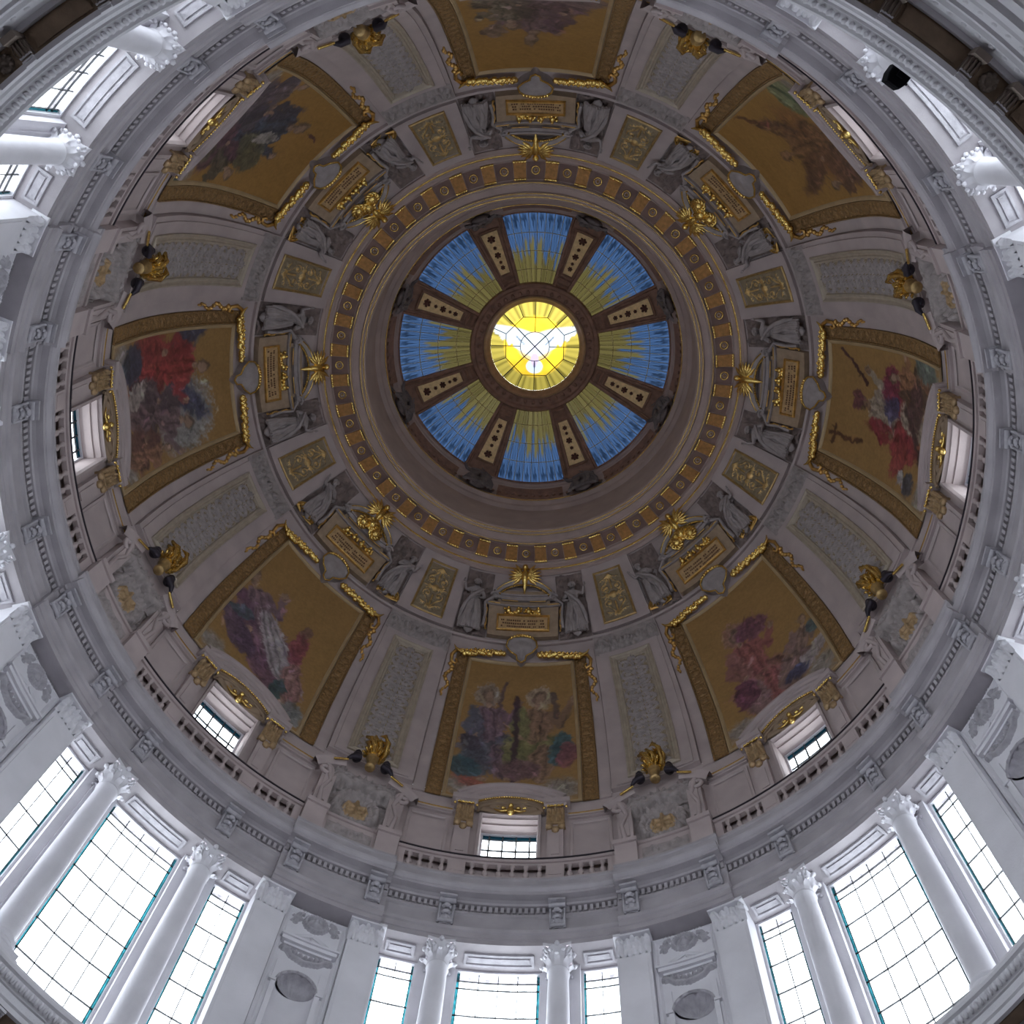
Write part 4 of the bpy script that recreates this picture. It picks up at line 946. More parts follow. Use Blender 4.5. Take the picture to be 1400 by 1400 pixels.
# ---- mosaics (generic figures), their borders
GG = (.33, .19, .07)
def dabs(p, base, seed, n=260):
    rr = np.random.RandomState(seed); m_ = np.abs(p.C - np.array(base)).sum(-1) > .16; I = np.argwhere(m_)
    for i in rr.choice(len(I), n):
        a, b = I[i]; col = p.C[a, b].copy() * rr.uniform(.45, 1.7) * np.array([1, rr.uniform(.85, 1.1), rr.uniform(.85, 1.15)]); x, y = p.X[a, b], p.Y[a, b]; p.blob(x, y, rr.uniform(.12, .42), rr.uniform(.04, .12), np.clip(col, .01, .5), rr.uniform(.6, 2.5), .5, .75, .1)
    return p
def paint_bay(k):
    p = Paint(6.2, 10.4, 140, 224, (.33, .175, .05) if k in (1, 2, 3) else GG, 40 + k); w = 6.2
    cloud = lambda pts, c: [p.blob(x, y, rx, ry, c, 0, .5, .85) for x, y, rx, ry in pts]
    cloud([(-2.4, 1.2, 1.1, .9), (2.3, 1.3, 1.2, 1.1), (-1.2, .5, 1.5, .9), (1.2, .5, 1.5, 1.0), (0, .2, 2.0, .8)], (.27, .25, .24))
    if k == 6:
        cloud([(-2.3, 2.1, .8, .7), (-1.9, 1.5, .8, .6)], (.36, .10, .08)); p.stroke([(-.6, 8.3), (-.9, 6.6)], .12, (.13, .08, .08))
        p.person(-1.15, 5.0, 1.75, (.17, .11, .14), (.11, .11, .14), halo=(.28, .22, .18), lean=.12, arm=.6); p.blob(-2.0, 2.9, .7, .85, (.05, .10, .12), .3); p.blob(-1.9, 4.6, .5, .6, (.07, .06, .08), .3)
        p.person(.75, 5.0, 1.75, (.23, .14, .10), (.18, .17, .08), halo=(.36, .27, .2), lean=-.08, arm=1); p.blob(1.9, 4.3, .55, 1.2, (.05, .11, .13), -.15); p.blob(2.15, 3.9, .5, .9, (.20, .08, .09), -.1); p.stroke([(1.55, 7.7), (1.7, 6.4)], .16, (.12, .08, .07)); 
        p.stroke([(-.05, 7.4), (-.05, 1.6)], .17, (.055, .03, .045)); p.stroke([(-.8, 1.6), (1.0, 1.7)], .16, (.07, .04, .05)); p.blob(.2, 3.0, .9, .8, (.16, .09, .10))
    elif k == 5:
        p.person(-.6, 4.6, 2.0, (.20, .13, .16), (.17, .09, .13), lean=.75, arm=.4); p.blob(.4, 4.3, .75, 2.2, (.40, .35, .36), .75); p.folds(.4, 4.3, .7, 2.0, .75, (.32, .27, .29), 7)
        p.blob(-1.6, 3.6, .8, 1.5, (.11, .07, .11), .9); p.blob(1.0, 5.3, .4, 1.3, (.24, .07, .09), .1); p.blob(1.5, 3.2, .55, 1.5, (.28, .15, .14), .2); p.folds(1.5, 3.2, .45, 1.2, .2, (.27, .14, .14)); p.blob(1.05, 2.4, .35, .9, (.05, .09, .10), -.2)
        p.blob(.9, 6.5, .3, .38, (.2, .11, .09)); p.blob(-1.9, 4.6, .7, .35, (.08, .10, .12), .5); p.blob(2.0, 1.6, .5, .9, (.20, .20, .20))
    elif k == 4:
        p.blob(.9, 6.0, 1.9, 2.2, (.27, .25, .24), 0, .35); p.blob(.9, 6.3, 1.7, 2.0, (.31, .29, .28), 0, .3)
        p.person(-1.2, 5.0, 1.9, (.28, .05, .05), (.25, .05, .05), lean=-.1, wing=(.06, .06, .10), arm=.2); p.blob(-1.6, 2.5, .9, 1.0, (.05, .06, .09)); p.person(.5, 4.4, 1.6, (.17, .11, .12), (.10, .07, .08), lean=-.35, arm=.7)
        p.blob(-.4, 3.0, .5, .9, (.33, .27, .25), .3); p.person(1.7, 3.3, 1.15, (.25, .13, .09), (.14, .07, .06), lean=-.2)
    elif k == 3:
        p.person(-.1, 4.7, 1.9, (.05, .06, .09), (.07, .06, .08), lean=.35, arm=.5); p.blob(.9, 5.4, .9, 1.3, (.10, .09, .06), -.4); p.blob(.1, 5.8, .3, .8, (.32, .28, .26), .3)
        p.person(-1.5, 3.2, 1.3, (.13, .10, .12), (.09, .07, .09), lean=.5); p.person(1.3, 3.4, 1.4, (.10, .08, .06), (.12, .06, .08), lean=-.4); p.blob(2.3, 1.0, .7, .7, (.10, .13, .12)); p.blob(-.9, 8.2, .12, .3, (.12, .05, .05))
    elif k == 2:
        p.person(-.4, 4.6, 1.9, (.16, .10, .11), (.12, .07, .08), lean=-.2, arm=.4); p.person(1.0, 4.0, 1.5, (.15, .12, .09), (.10, .07, .06), lean=.1); p.blob(-1.6, 3.0, 1.0, 1.0, (.2, .13, .13)); p.blob(1.5, 6.4, .5, .6, (.2, .13, .10))
    elif k == 1:
        p.blob(.0, 4.5, 2.3, 1.6, (.22, .09, .04), .2, .4, .8); p.person(-.3, 4.8, 1.6, (.20, .10, .05), (.15, .07, .04), skin=(.3, .16, .09), lean=-.1, arm=.9, wing=(.12, .06, .04)); p.person(-1.4, 3.7, 1.2, (.17, .08, .05), (.12, .06, .04), lean=.3); p.blob(1.9, 3.0, 1.1, 1.2, (.12, .15, .08)); p.blob(1.95, 3.0, .85, .95, (.20, .21, .12)); p.stroke([(1.2, 2.7), (2.7, 3.3)], .22, (.06, .09, .05)); p.stroke([(1.4, 6.6), (2.3, 7.6)], .15, (.12, .05, .03))
    elif k == 0:
        p.person(-.1, 4.9, 1.75, (.30, .24, .19), (.24, .04, .05), lean=-.1, arm=.9, skin=(.2, .12, .08)); p.blob(1.1, 5.2, 1.0, .8, (.20, .03, .07), .4); p.blob(-1.4, 4.1, .9, .65, (.25, .05, .05), -.5); p.blob(.3, 5.2, .5, .7, (.07, .06, .12)); p.stroke([(1.0, 7.0), (2.3, 8.6)], .10, (.06, .02, .03)); p.stroke([(-1.5, 7.0), (-1.6, 9.0)], .13, (.08, .03, .02)); p.stroke([(-2.0, 8.7), (-1.2, 8.7)], .10, (.08, .03, .02))
        p.stroke([(.5, 4.0), (-1.4, 1.8)], .2, (.07, .04, .04)); p.blob(-2.0, 2.9, .5, .6, (.06, .06, .08)); p.blob(-1.9, 3.7, .35, .3, (.36, .34, .33)); p.person(1.5, 3.3, 1.3, (.25, .12, .07), (.12, .07, .05)); p.blob(.7, 3.2, 1.0, .7, (.10, .05, .05)); p.blob(2.3, 2.2, .6, 1.2, (.14, .17, .15)); p.blob(.2, 7.6, .5, .4, (.14, .05, .06))
    elif k == 7:
        p.person(-.5, 4.5, 1.85, (.28, .10, .10), (.26, .12, .11), lean=.05, arm=.3, halo=(.30, .17, .13)); p.blob(.1, 6.9, .9, .7, (.17, .07, .10), -.2); p.blob(-.9, 2.9, .6, 1.5, (.23, .14, .14), .1); p.person(1.3, 3.6, 1.2, (.2, .13, .11), (.22, .14, .13), lean=-.5, arm=.4)
        p.blob(1.9, 2.9, 1.2, .5, (.33, .28, .28), .35); p.blob(.9, 2.6, .6, .5, (.06, .06, .12)); p.blob(-1.3, 3.6, .6, 1.0, (.14, .05, .08)); p.blob(2.4, 4.3, .4, .5, (.10, .14, .15))
    return p
DESC = {6: 'gold mosaic of two seated robed figures with a dark upright sword between them', 5: 'gold mosaic of a leaning figure in white and plum drapery', 4: 'gold mosaic of a red robed winged figure beside a large pale halo',
        3: 'dark orange mosaic of a figure in blue black robes', 2: 'orange mosaic of brown robed figures, cut by the top of the photograph', 1: 'orange mosaic of a brown winged figure beside a green globe',
        0: 'gold mosaic of a crimson and white figure holding up a cross and a spear', 7: 'gold mosaic of a rose pink seated figure with white drapery at its side'}
PU = 10.45
for k in ALL:
    t = Thing('mosaic', 45 * k, 15.0, 42.6, DESC[k], 'mosaic', 'mosaics in the bays of the dome')
    p = dabs(paint_bay(k), (.33, .175, .05) if k in (1, 2, 3) else GG, 90 + k); nx, ny = p.X.shape; mb = MB()
    tz = DOME.t(42.3) + (DOME.t(51.95) - DOME.t(42.3)) * (p.Y0 / p.h); Z = DOME.z(tz); U = p.X0 / p.w * 2 * PU
    mb.grid(np.stack([U, Z, U * 0 + .05], -1), C=p.C); t.part('painted_field', MB().merge(mb, uz(DOME, 45 * k)) if 0 else (mb.map(uz(DOME, 45 * k))), FRESCO)
    if k == 0:
        fm1 = framez(-PU - .3, PU + .3, 42.3, 52.1, [(0, .05), (0, .12), (.05, .14), (.12, .10), (.16, .05)], DOME, 0, 18)
        bords = []
        f = HF(.62, 10.0, .05)
        for i in range(20): f.dot(0, .25 + i * .5, .17, .05); f.dot(.2, .5 + i * .5, .07, .04, True)
        f.H += RNG.rand(*f.H.shape) * .02
        for s_ in (-1, 1):
            bord = MB(); bords.append(bord); a, b = sorted((s_ * 10.9, s_ * 13.3)); bord.merge(stretch(f, a, b, 42.3, 52.1, 0, .06, thr=9)); bord.merge(framez(a - .05, b + .05, 42.28, 52.2, [(0, .05), (0, .12), (.05, .13), (.08, .06)], DOME, 0, 16))
        scs = []
        for s_ in (-1, 1):
            P = [(s_ * (.9 - .55 * math.cos(i * .42) * (1 - i * .03)), 9.55 + .45 * math.sin(i * .42) * (1 - i * .03), .15) for i in range(10)]
        for s_ in (-1, 1):
            v = MB(True); v.tube([(s_ * x, y, .16) for x, y in ((-.95, .42), (-.55, .5), (-.2, .38), (-.05, .05), (-.12, -.35), (-.3, -.45), (-.38, -.25), (-.28, -.15))], (.05, .08, .09, .09, .08, .07, .06, .05), 6)
            for i in range(13): v.ell((s_ * (-.1 - .12 * math.sin(i)), -.5 - .17 * i, .12), (.13 - .006 * i, .11, .10), 6, 4)
            scs.append(MB(True).merge(v, loc(DOME, s_ * 14.6, 51.9)))
        frame_m, bord_m, sc_m, bord_m2, sc_m2 = fm1.mesh('frame', mat('dull_ochre_line', (.42, .30, .17), .55, metal=.1, var=.1), t.off), bords[0].mesh('mosaic_border', GOLDM, t.off), scs[0].mesh('gilded_scroll', mat('worn_gilding', (.70, .43, .14), .33, metal=.85, var=.3, scale=4, bump=.4), t.off), bords[1].mesh('mosaic_border', GOLDM, t.off), scs[1].mesh('gilded_scroll', bpy.data.materials['worn_gilding'], t.off)
    for nm, m_ in (('frame', frame_m), ('mosaic_border', bord_m), ('gilded_scroll', sc_m), ('mosaic_border', bord_m2), ('gilded_scroll', sc_m2)):
        o = link(nm, m_, t.o)
        o.matrix_parent_inverse = Matrix.Identity(4); o.location = (0, 0, 0); o.rotation_euler.z = -math.radians(45 * k)
WGOLD = bpy.data.materials['worn_gilding']
# small gilded edges where the borders end at the ledge
t = Thing('garland', 0, 13.2, 52.5, 'x', 'garland', 'gilded garlands over the mosaics')
g = MB(True)
for s_ in (-1, 1):
    for i in range(30):
        x = .85 + 2.0 * i / 29; y = .12 - .35 * (i / 29) ** 1.5 + .05 * random.uniform(-1, 1)
        g.ell((s_ * x, y + .06 * random.uniform(-1, 1), .3), (.10 + .07 * random.random(), .10 + .07 * random.random(), .12), 6, 4)
        if i % 3 == 0: g.tube([(s_ * x, y, .32), (s_ * (x + .16), y + .14, .38), (s_ * (x + .3), y + .1, .32)], (.05, .05, .01), 5)
    g.tube([(s_ * 2.9, -.2, .28), (s_ * 3.2, -.05, .3), (s_ * 3.3, .15, .28)], (.09, .06, .02), 6); g.tube([(s_ * .8, .1, .25), (s_ * 1.9, .16, .25), (s_ * 2.9, -.2, .25)], .09, 6)
t.part('gilded_leaves', MB(True).merge(g, loc(DOME, 0, 52.3)), GOLD)
s_ = MB(True); out = [(0, -.75), (.18, -.62), (.22, -.35), (.5, -.15), (.72, .15), (.66, .5), (.45, .72), (0, .8)]; out = out + [(-x, y) for x, y in out[::-1][1:-1]]
O = np.array(out); L = []
for sc, d in ((1.05, .0), (1.05, .3), (.95, .42), (.85, .36), (.5, .46), (.1, .5)): L.append(np.c_[O * sc + [0, .08 * (1 - sc)], np.full(len(O), d)])
s_.loops(L, cap=True); t.part('shield', MB(True).merge(s_, loc(DOME, 0, 52.6)), STATUE, label='plain stone shield')
g = MB(True); g.tube(np.c_[O[:9] * 1.06, np.full(9, .4)], .045, 5); g.tube(np.c_[np.vstack([O[8:], O[:1]]) * 1.06, np.full(len(O) - 8 + 1, .4)], .045, 5)
for i in range(9): g.ell(((i - 4) * .13, .86 - .01 * (i - 4) ** 2, .42), (.08, .1, .08), 6, 4)
t.part('gilded_rim', MB(True).merge(g, loc(DOME, 0, 52.6)), GOLD)
spread(t, ALL, lambda k: 'gilded garland with a stone shield above the mosaic at %s' % BAYC[k])

# ---- figures: one continuous skinned surface each
def skinned(V, Ed, R, sub=2):
    me = bpy.data.meshes.new('tmp'); me.from_pydata([tuple(v) for v in V], Ed, []); o = bpy.data.objects.new('tmp', me); COL.objects.link(o)
    sk = o.modifiers.new('s', 'SKIN'); sk.use_smooth_shade = True
    for i, r in enumerate(R):
        d = me.skin_vertices[0].data[i]; d.radius = (r, r) if np.isscalar(r) else r; d.use_root = (i == 0)
    ss = o.modifiers.new('b', 'SUBSURF'); ss.levels = sub
    dg = bpy.context.evaluated_depsgraph_get(); e = o.evaluated_get(dg).to_mesh()
    P = np.array([v.co[:] for v in e.vertices]); Q = [tuple(p.vertices) for p in e.polygons if len(p.vertices) == 4]; T = [tuple(p.vertices) for p in e.polygons if len(p.vertices) == 3]
    o.evaluated_get(dg).to_mesh_clear(); bpy.data.objects.remove(o)
    mb = MB(True); mb.add(P, Q)
    if T: mb.T.append(np.array(T)); mb.mt.append(np.zeros(len(T), int))
    return mb
def figure(pose):
    """draped statue, local metres: x right, y up, z toward the viewer; height about 3.1"""
    J = dict(pel=(0, 1.45, .25), wa=(0.02, 1.75, .28), ch=(0, 2.1, .32), nk=(.02, 2.38, .33), hd=(.03, 2.52, .36), ht=(.05, 2.78, .36),
             sl=(-.27, 2.26, .3), el=(-.45, 1.9, .35), hl=(-.25, 1.72, .62), sr=(.27, 2.26, .3), er=(.5, 2.1, .38), hr=(.62, 2.42, .55),
             tl=(-.17, 1.35, .3), kl=(-.22, .85, .5), al=(-.2, .22, .25), fl=(-.24, .1, .48), tr=(.17, 1.35, .3), kr=(.2, .75, .38), ar=(.2, .2, .22), frt=(.26, .08, .42))
    if pose == 1: J.update(er=(.42, 1.85, .45), hr=(.12, 1.95, .62), el=(-.5, 2.1, .4), hl=(-.6, 2.48, .5), hd=(-.05, 2.52, .38), ht=(-.08, 2.78, .38), kr=(.28, .9, .62), ar=(.22, .3, .35), frt=(.28, .14, .6))
    K = list(J); E_ = [('pel', 'wa'), ('wa', 'ch'), ('ch', 'nk'), ('nk', 'hd'), ('hd', 'ht'), ('ch', 'sl'), ('sl', 'el'), ('el', 'hl'), ('ch', 'sr'), ('sr', 'er'), ('er', 'hr'), ('pel', 'tl'), ('tl', 'kl'), ('kl', 'al'), ('al', 'fl'), ('pel', 'tr'), ('tr', 'kr'), ('kr', 'ar'), ('ar', 'frt')]
    Rr = dict(pel=.21, wa=.17, ch=.22, nk=.075, hd=.13, ht=.10, sl=.12, el=.08, hl=.055, sr=.12, er=.08, hr=.055, tl=.17, kl=.12, al=.07, fl=.06, tr=.17, kr=.12, ar=.07, frt=.06)
    return J, skinned([J[k] for k in K], [(K.index(a), K.index(b)) for a, b in E_], [Rr[k] for k in K], 1)
def details(J, wings=False):
    hair = MB(True); h = np.array(J['hd']); c = (h + np.array(J['ht'])) / 2
    hair.ell(tuple(c + [0, .06, -.05]), (.16, .17, .15), 10, 7)
    for i in range(9): a = i / 8 * PI; hair.ell(tuple(c + [.15 * math.cos(a), .02 + .12 * math.sin(a), .02]), (.055, .055, .06), 6, 4)
    face = MB(True); face.ell(tuple(c + [0, -.02, .13]), (.022, .045, .04), 6, 4); face.ell(tuple(c + [0, -.09, .11]), (.04, .012, .02), 6, 4)
    for s_ in (-1, 1): face.ell(tuple(c + [s_ * .05, .015, .115]), (.025, .014, .012), 6, 4); face.ell(tuple(c + [s_ * .13, -.01, .01]), (.02, .04, .025), 6, 4)
    robe = MB(True)
    P0 = np.array(J['pel']); 
    for i in range(17):
        q = i / 16 * 2 - 1; x0 = q * .25; x1 = q * .46; k = np.array(J['kl' if q < 0 else 'kr']); zz = .30 * math.sqrt(1 - .7 * q * q)
        w = .05 + .02 * math.sin(i * 2.3)
        robe.tube([(x0, 1.78, .18 + zz * .7), (x0 * 1.15, 1.4, .2 + zz), ((x0 + k[0] * .5) * 1.05, (k[1] + .1), .12 + zz + .25 * (k[2] - .3)), (x1 * 1.0 + .03 * math.sin(i * 1.7), .5, .14 + zz * .9), (x1 * 1.08, .12 + .04 * math.sin(i * 3), .16 + zz * .85)], (w * .8, w * 1.3, w * 1.5, w * 1.5, w * 1.2), 6)
    for i in range(7): 
        y = 2.15 - i * .09; robe.tube([(-.24 + .02 * i, y + .1, .42), (-.05, y - .02, .52), (.2 - .01 * i, y - .12, .46)], (.02, .035, .02), 5)
    robe.ell((0, .85, .22), (.34, .95, .2), 12, 8)
    sash = [(-.3, 2.3, .42), (-.05, 2.0, .54), (.22, 1.7, .5), (.38, 1.35, .42), (.48, .95, .32), (.52, .5, .24)]; robe.tube(sash, (.07, .08, .09, .10, .10, .05), 7)
    g = MB(True)
    if wings:
        for s_ in (-1, 1):
            for i in range(8): a = .5 + i * .16; g.tube([(s_ * .14, 2.15 - .03 * i, .12), (s_ * (.45 + .25 * math.cos(a)), 2.15 + .5 * math.sin(a) - .2 * i / 3, .02), (s_ * (.62 + .12 * math.cos(a)), 1.9 - .14 * i, .0)], (.06, .09, .02), 6, flat=.5)
    hs = []
    for hn, s_ in (('hl', -1), ('hr', 1)):
        hands = MB(True); hs.append(hands)
        h_ = np.array(J[hn]); e_ = np.array(J['el' if hn == 'hl' else 'er']); d = (h_ - e_) / np.linalg.norm(h_ - e_); sd = np.cross(d, [0, 0, 1.0]); sd /= np.linalg.norm(sd)
        hands.ell(tuple(h_ + d * .05), (.05, .055, .035), 7, 5)
        for f_ in range(4): o = (f_ - 1.5) * .024; L = .085 - .008 * abs(f_ - 1.3); p0 = h_ + d * .08 + sd * o; hands.tube([p0, p0 + d * L * .6, p0 + d * L + np.array([0, 0, .03])], (.014, .013, .008), 5)
        p0 = h_ + d * .03 + sd * .045; hands.tube([p0, p0 + sd * .035 + d * .03, p0 + sd * .045 + d * .07], (.015, .013, .008), 5)
    return hair, face, robe, g, hs
FIG = [figure(0), figure(1)]
def statue(name, A, u, z0, pose, mirror, material, base, sc, label_fn, ks, cat, group, k0=0, mapper=None, wings=False, rot=0):
    t = Thing(name, A, base[0], base[1], 'x', cat, group)
    J, body = FIG[pose]; hair, face, robe, wg, hands = details(J, wings)
    mf = mapper or loc(DOME, u, z0, rot, sc, .02)
    def f(V):
        V = V.copy()
        if mirror: V[:, 0] *= -1
        return mf(V)
    for nm, mb in (('body', body), ('hair', hair), ('face', face), ('robe', robe), ('hand', hands[0]), ('hand', hands[1])) + ((('wings', wg),) if wings else ()):
        t.part(nm, MB(True).merge(mb, f), material)
    return spread(t, ks, label_fn, k0)
side_n = {1: 'anticlockwise', -1: 'clockwise'}
for s_ in (-1, 1):
    statue('statue', s_ * 12.4, s_ * 12.4, 53.3, 0, s_ < 0, STATUE, (12.6, 53.3), 1.08, lambda k: 'grey robed statue on the %s side of the inscribed tablet at %s' % (side_n[s_], BAYC[k]), (0, 2, 4, 6), 'statue', 'standing statues beside the tablets')
for s_ in (-1, 1):
    # diagonal bays: winged figures leaning outward
    statue('winged_statue', 45 + s_ * 12.2, 45 + s_ * 12.0, 53.45, 1, s_ > 0, STATUE, (12.6, 53.4), .96, lambda k: 'grey winged statue on the %s side of the tablet at %s' % (side_n[s_], BAYC[k]), (1, 3, 5, 7), 'statue', 'winged statues beside the tablets', k0=1, wings=True, rot=s_ * -.16)

# ---- inscribed tablets: text too small to read in the photograph, so only broken raised lines
def tablet(k0, ks, rich):
    t = Thing('tablet', 45 * k0, 12.6, 53.3, 'x', 'tablet', 'gilt framed tablets under the opening')
    f = loc(DOME, 45 * k0, 53.3)
    q = MB(); q.box(-1.75, 1.75, .05, 2.05, 0, .3, 8, 4); q.box(-1.3, 1.3, 2.05, 2.75, 0, .28, 6, 2); t.part('backboard', MB().merge(q, f), mat('tablet_stone', (.34, .245, .17), .7, var=.15, scale=4) if 'tablet_stone' not in bpy.data.materials else bpy.data.materials['tablet_stone'])
    q = MB(); q.box(-1.85, 1.85, 1.78, 1.86, .3, .42, 8); q.box(-1.15, 1.15, 2.12, 2.2, .28, .48, 6); q.box(-1.2, 1.2, 2.36, 2.46, .28, .5, 6); q.box(-1.5, 1.5, 2.2, 2.36, .2, .42, 6); t.part('shelf', MB().merge(q, f), STATUE)
    g = MB(True)
    for x0, x1, y in ((-1.8, -1.2, 1.87), (1.2, 1.8, 1.87), (-1.1, -.3, 2.2), (.3, 1.1, 2.2), (-1.1, -.3, 2.08), (.3, 1.1, 2.08), (-1.3, -.45, 2.47), (.45, 1.3, 2.47)): g.tube([(x0, y, .44), ((x0 + x1) / 2, y, .45), (x1, y, .44)], .028, 5)
    for s_ in (-1, 1):
        for i in range(15): g.ell((s_ * (1.86 + .03 * math.sin(i)), .35 + i * .1, .3), (.05 + .02 * (i % 3 == 0), .05, .06), 6, 4)
    t.part('gilded_lines', MB(True).merge(g, f), WGOLD, label='gilded edge lines and beads', kind='stuff')
    pn = MB(); pn.box(-1.3, 1.3, .36, 1.26, .3, .35, 5, 2); t.part('inscription_panel', MB().merge(pn, f), mat('ochre_panel', (.50, .33, .17), .55, metal=.2, var=.2, scale=6) if 'ochre_panel' not in bpy.data.materials else bpy.data.materials['ochre_panel'], label='ochre panel')
    fr = MB(); L = []
    for i_, d in ((0, .3), (0, .40), (-.07, .42), (-.1, .35)): L.append([(x * (1.32 + i_), .81 + y * (.47 + i_), d) for x, y in ((-1, -1), (1, -1), (1, 1), (-1, 1))])
    fr.loops([np.array(a) for a in L]); t.part('panel_frame', MB().merge(fr, f), WGOLD)
    rr = random.Random(3 + k0); tx = MB()
    for row, y in enumerate((.98, .80, .62)):
        x = -1.1 + (.08 if row == 1 else 0)
        while x < 1.05:
            wd_ = rr.uniform(.05, .09); 
            if rr.random() > .14: tx.box(x, x + wd_, y - .045, y + .045, .35, .365)
            x += wd_ + .03
    t.part('worn_lettering', MB().merge(tx, f), mat('dark_red_letters', (.13, .06, .03), .6) if 'dark_red_letters' not in bpy.data.materials else bpy.data.materials['dark_red_letters'], kind='stuff', label='worn lettering in three lines')
    c = MB(True)
    for i in range(34):
        x = rr.uniform(-.95, .95); c.ell((x, 1.5 + rr.uniform(-.12, .14) + .08 * math.cos(x * 5), .38), (.09, .09, .09), 6, 4)
    for x in (-.75, -.25, .25, .75): c.ell((x, 1.52, .45), (.14, .17, .1), 8, 5); c.ell((x, 1.66, .5), (.08, .07, .07), 6, 4)
    t.part('gilded_fruit', MB(True).merge(c, f), GOLD, label='gilded cluster over the inscription')
    a_ = arcsweep(1.75, 1.55, -.95, .95, [(-.16, .1), (-.14, .4), (0, .48), (.14, .4), (.16, .1)], 20)
    for s_ in (-1, 1): a_.tube([(s_ * (1.45 + .22 * (1 - i / 16) * math.cos(i * .45)), 2.42 - .1 + .22 * (1 - i / 16) * math.sin(i * .45), .42) for i in range(15)], .07, 6); a_.tube([(s_ * 1.5, 2.3, .3), (s_ * 1.95, 1.9, .3), (s_ * 1.9, 1.2, .28), (s_ * 2.0, .5, .25)], (.1, .08, .08, .1), 6)
    t.part('scroll_arch', MB().merge(a_, f), STATUE)
    b = MB(True)
    for i in range(27): x = -.92 + 1.84 * i / 26; b.ell((1.55 * math.sin(x), 1.55 + 1.55 * math.cos(x), .34), (.06, .06, .07), 6, 4)
    for s_ in (-1, 1): b.tube([(s_ * 1.72 * math.sin(.35 + .6 * j / 6), 1.57 + 1.78 * math.cos(.35 + .6 * j / 6), .47) for j in range(7)], .035, 5)
    t.part('gilded_beads', MB(True).merge(b, f), GOLD)
    if rich:
        g = MB(True)
        for cx, cy in ((-.42, 2.45), (.42, 2.4), (0, 2.7)):
            g.ell((cx, cy, .62), (.24, .27, .2), 10, 7)
            for i in range(10): a = i * .63; g.tube([(cx + .2 * math.cos(a), cy + .22 * math.sin(a), .6), (cx + .36 * math.cos(a + .3), cy + .36 * math.sin(a + .3), .62), (cx + .34 * math.cos(a + .8), cy + .4 * math.sin(a + .8), .55)], (.08, .07, .02), 5)
            g.ell((cx, cy - .03, .82), (.05, .07, .06), 6, 4)
            for e in (-.08, .08): g.ell((cx + e, cy + .06, .79), (.035, .03, .03), 6, 4)
        t.part('gilded_heads', MB(True).merge(g, f), GOLD, label='three gilded curly heads')
    spread(t, ks, lambda k: ('gilt framed tablet topped by gilded heads, under the opening at %s' if rich else 'gilt framed tablet with scroll arch, under the opening at %s') % BAYC[k], k0)
tablet(0, (0, 2, 4, 6), False); tablet(1, (1, 3, 5, 7), True)
# gilded shells in the corners of the diagonal bays
for s_ in (-1, 1):
    t = Thing('gilded_shell', 45 + s_ * 13.3, 12.6, 53.3, 'x', 'shell', 'gilded shells in the corners of the diagonal bays')
    g = MB(True)
    for i in range(3): rr_ = .62 - .16 * i; g.tube([(rr_ * math.cos(a), rr_ * math.sin(a), .25 + .05 * i) for a in np.linspace(.15, PI - .15, 12)], .045, 6)
    t.part('gilded_rim', MB(True).merge(g, loc(DOME, 45 + s_ * 12.9, 53.4, 0, 1)), GOLD)
    g = MB(True); g.grid([[(.6 * k / 5 * math.cos(x), .6 * k / 5 * math.sin(x), .08 + .12 * k / 5 + .04 * math.sin(x * 14) * k / 5) for x in np.linspace(0, PI, 40)] for k in range(6)])
    t.part('fluted_shell', MB(True).merge(g, loc(DOME, 45 + s_ * 12.9, 53.4, 0, 1)), WGOLD)
    spread(t, (1, 3, 5, 7), lambda k: 'gilded half shell on the %s corner of the bay at %s' % (side_n[s_], BAYC[k]), 1)
# gilded clasps on the edge of the opening
t = Thing('gilded_clasp', 0, 10.0, 56.4, 'x', 'ornament', 'gilded winged clasps on the edge of the opening')
g = MB(True); f = loc(DOME, 0, 55.75)
g.ell((0, .45, .38), (.2, .5, .22), 10, 7); g.ell((0, 1.0, .45), (.16, .17, .17), 8, 6); g.tube([(0, .2, .45), (0, -.2, .4), (0, -.45, .3)], (.14, .1, .02), 6)
t.part('body', MB(True).merge(g, f), GOLD)
for s_ in (-1, 1):
    g = MB(True)
    for i in range(7): a = 1.15 - .28 * i; L = .95 - .06 * i; g.tube([(s_ * .1, .35 + .04 * i, .4), (s_ * (.1 + .55 * L * math.cos(a)), .35 + .6 * L * math.sin(a), .48), (s_ * (.12 + L * math.cos(a)), .3 + L * math.sin(a), .38)], (.08, .11, .02), 6)
    t.part('wing', MB(True).merge(g, f), GOLD)
spread(t, ALL, lambda k: 'gilded winged clasp over the rim of the opening at %s' % BAYC[k])

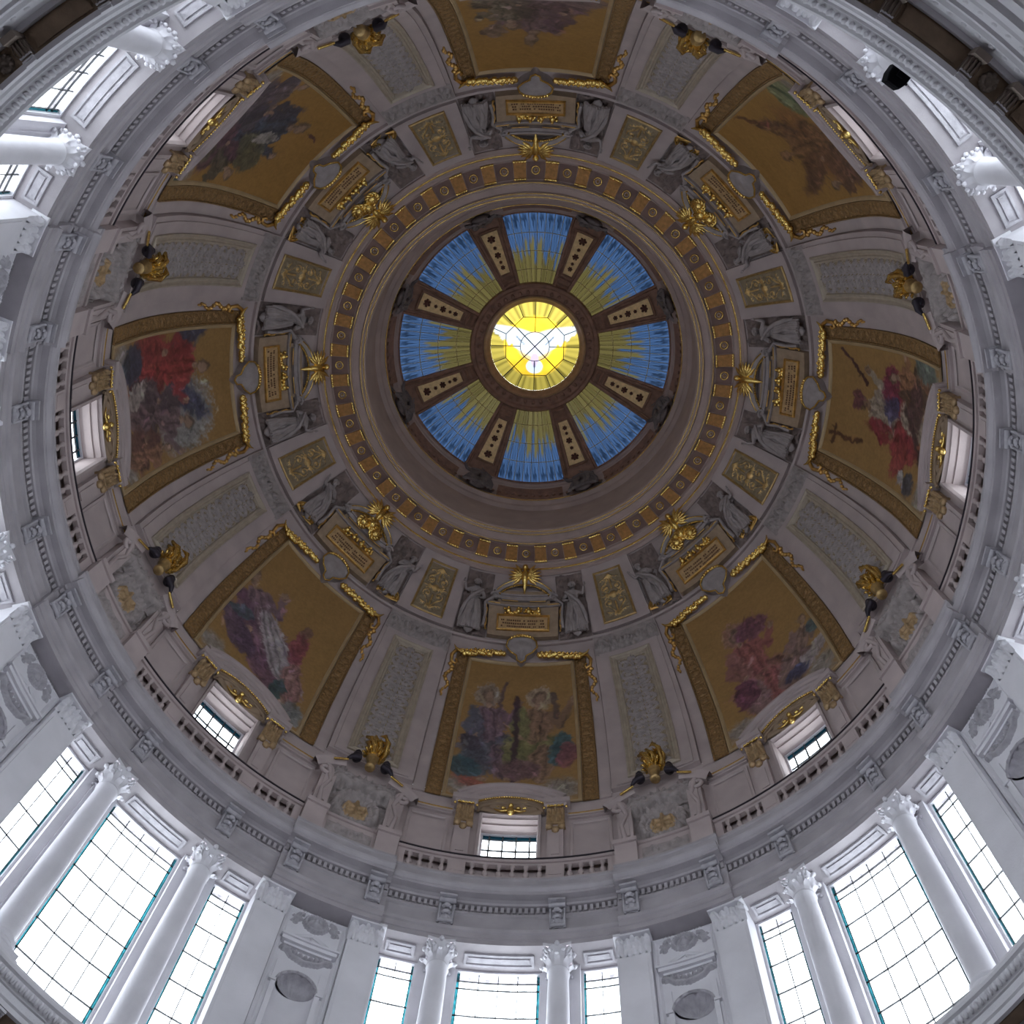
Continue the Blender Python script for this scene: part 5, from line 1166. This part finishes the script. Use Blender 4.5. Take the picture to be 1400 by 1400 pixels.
# ---- dark figures seated at the feet of the lantern ribs
def angel_map(V):
    # upright on the cove, a little turned down toward the floor
    V = (V - np.array([0, 0, .2])) * np.array([1.35, .95, 1.1]); a = math.radians(22.5); er = np.array([-math.cos(a), math.sin(a), 0]); et = np.array([math.sin(a), math.cos(a), 0]); c, s_ = math.cos(.35), math.sin(.35)
    y = V[:, 1] * c + V[:, 2] * s_; z = V[:, 2] * c - V[:, 1] * s_ * 0 
    return Wp(7.55, 22.5, 60.75) + V[:, :1] * 1.15 * et - (z[:, None] + .10) * er + y[:, None] * np.array([0, 0, 1])
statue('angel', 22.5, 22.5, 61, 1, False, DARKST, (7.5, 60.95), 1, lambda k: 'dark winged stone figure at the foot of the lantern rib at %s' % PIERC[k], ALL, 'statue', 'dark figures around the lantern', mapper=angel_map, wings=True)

# ---- the one loudspeaker on the lower cornice
A_ = 56.9
t = Thing('loudspeaker', A_, 13.05, 22.2, 'black loudspeaker on the edge of the lower cornice, upper right', 'loudspeaker')
F = up_at(13.05, A_, 22.3)
b = MB(); w, d, h = .19, .15, .2
O = [(-w, d), (-w, -.02), (-w * .72, -d), (w * .72, -d), (w, -.02), (w, d)]; O = [(x, -y) for x, y in O]
b.loops([np.array([(x * s_, y * s_, z) for x, y in O]) for s_, z in ((.92, -.0), (1, .02), (1, 2 * h - .02), (.92, 2 * h))], cap=True); b.loops([np.array([(x * s_, y * s_, 0) for x, y in O]) for s_ in (.92, .01)])
t.part('cabinet', MB().merge(b, F), BLACK)
g = MB(); g.box(-w * .6, w * .6, d, d + .008, .06, 2 * h - .06); t.part('grille', MB().merge(g, F), mat('grille_cloth', (.008, .008, .01), .95, var=.3, scale=60, spec=.05))
g = MB(); g.tube([(0, -d - .02, -.05), (0, -d - .02, .3)], .015, 6); g.box(-.22, .22, -d - .03, -d - .01, .15, .2); g.tube([(-w - .03, 0, .1), (-w + .01, 0, .1)], .025, 6); g.box(-.06, .06, -d - .05, 0, -.08, -.0); t.part('bracket', MB().merge(g, F), BLACK)
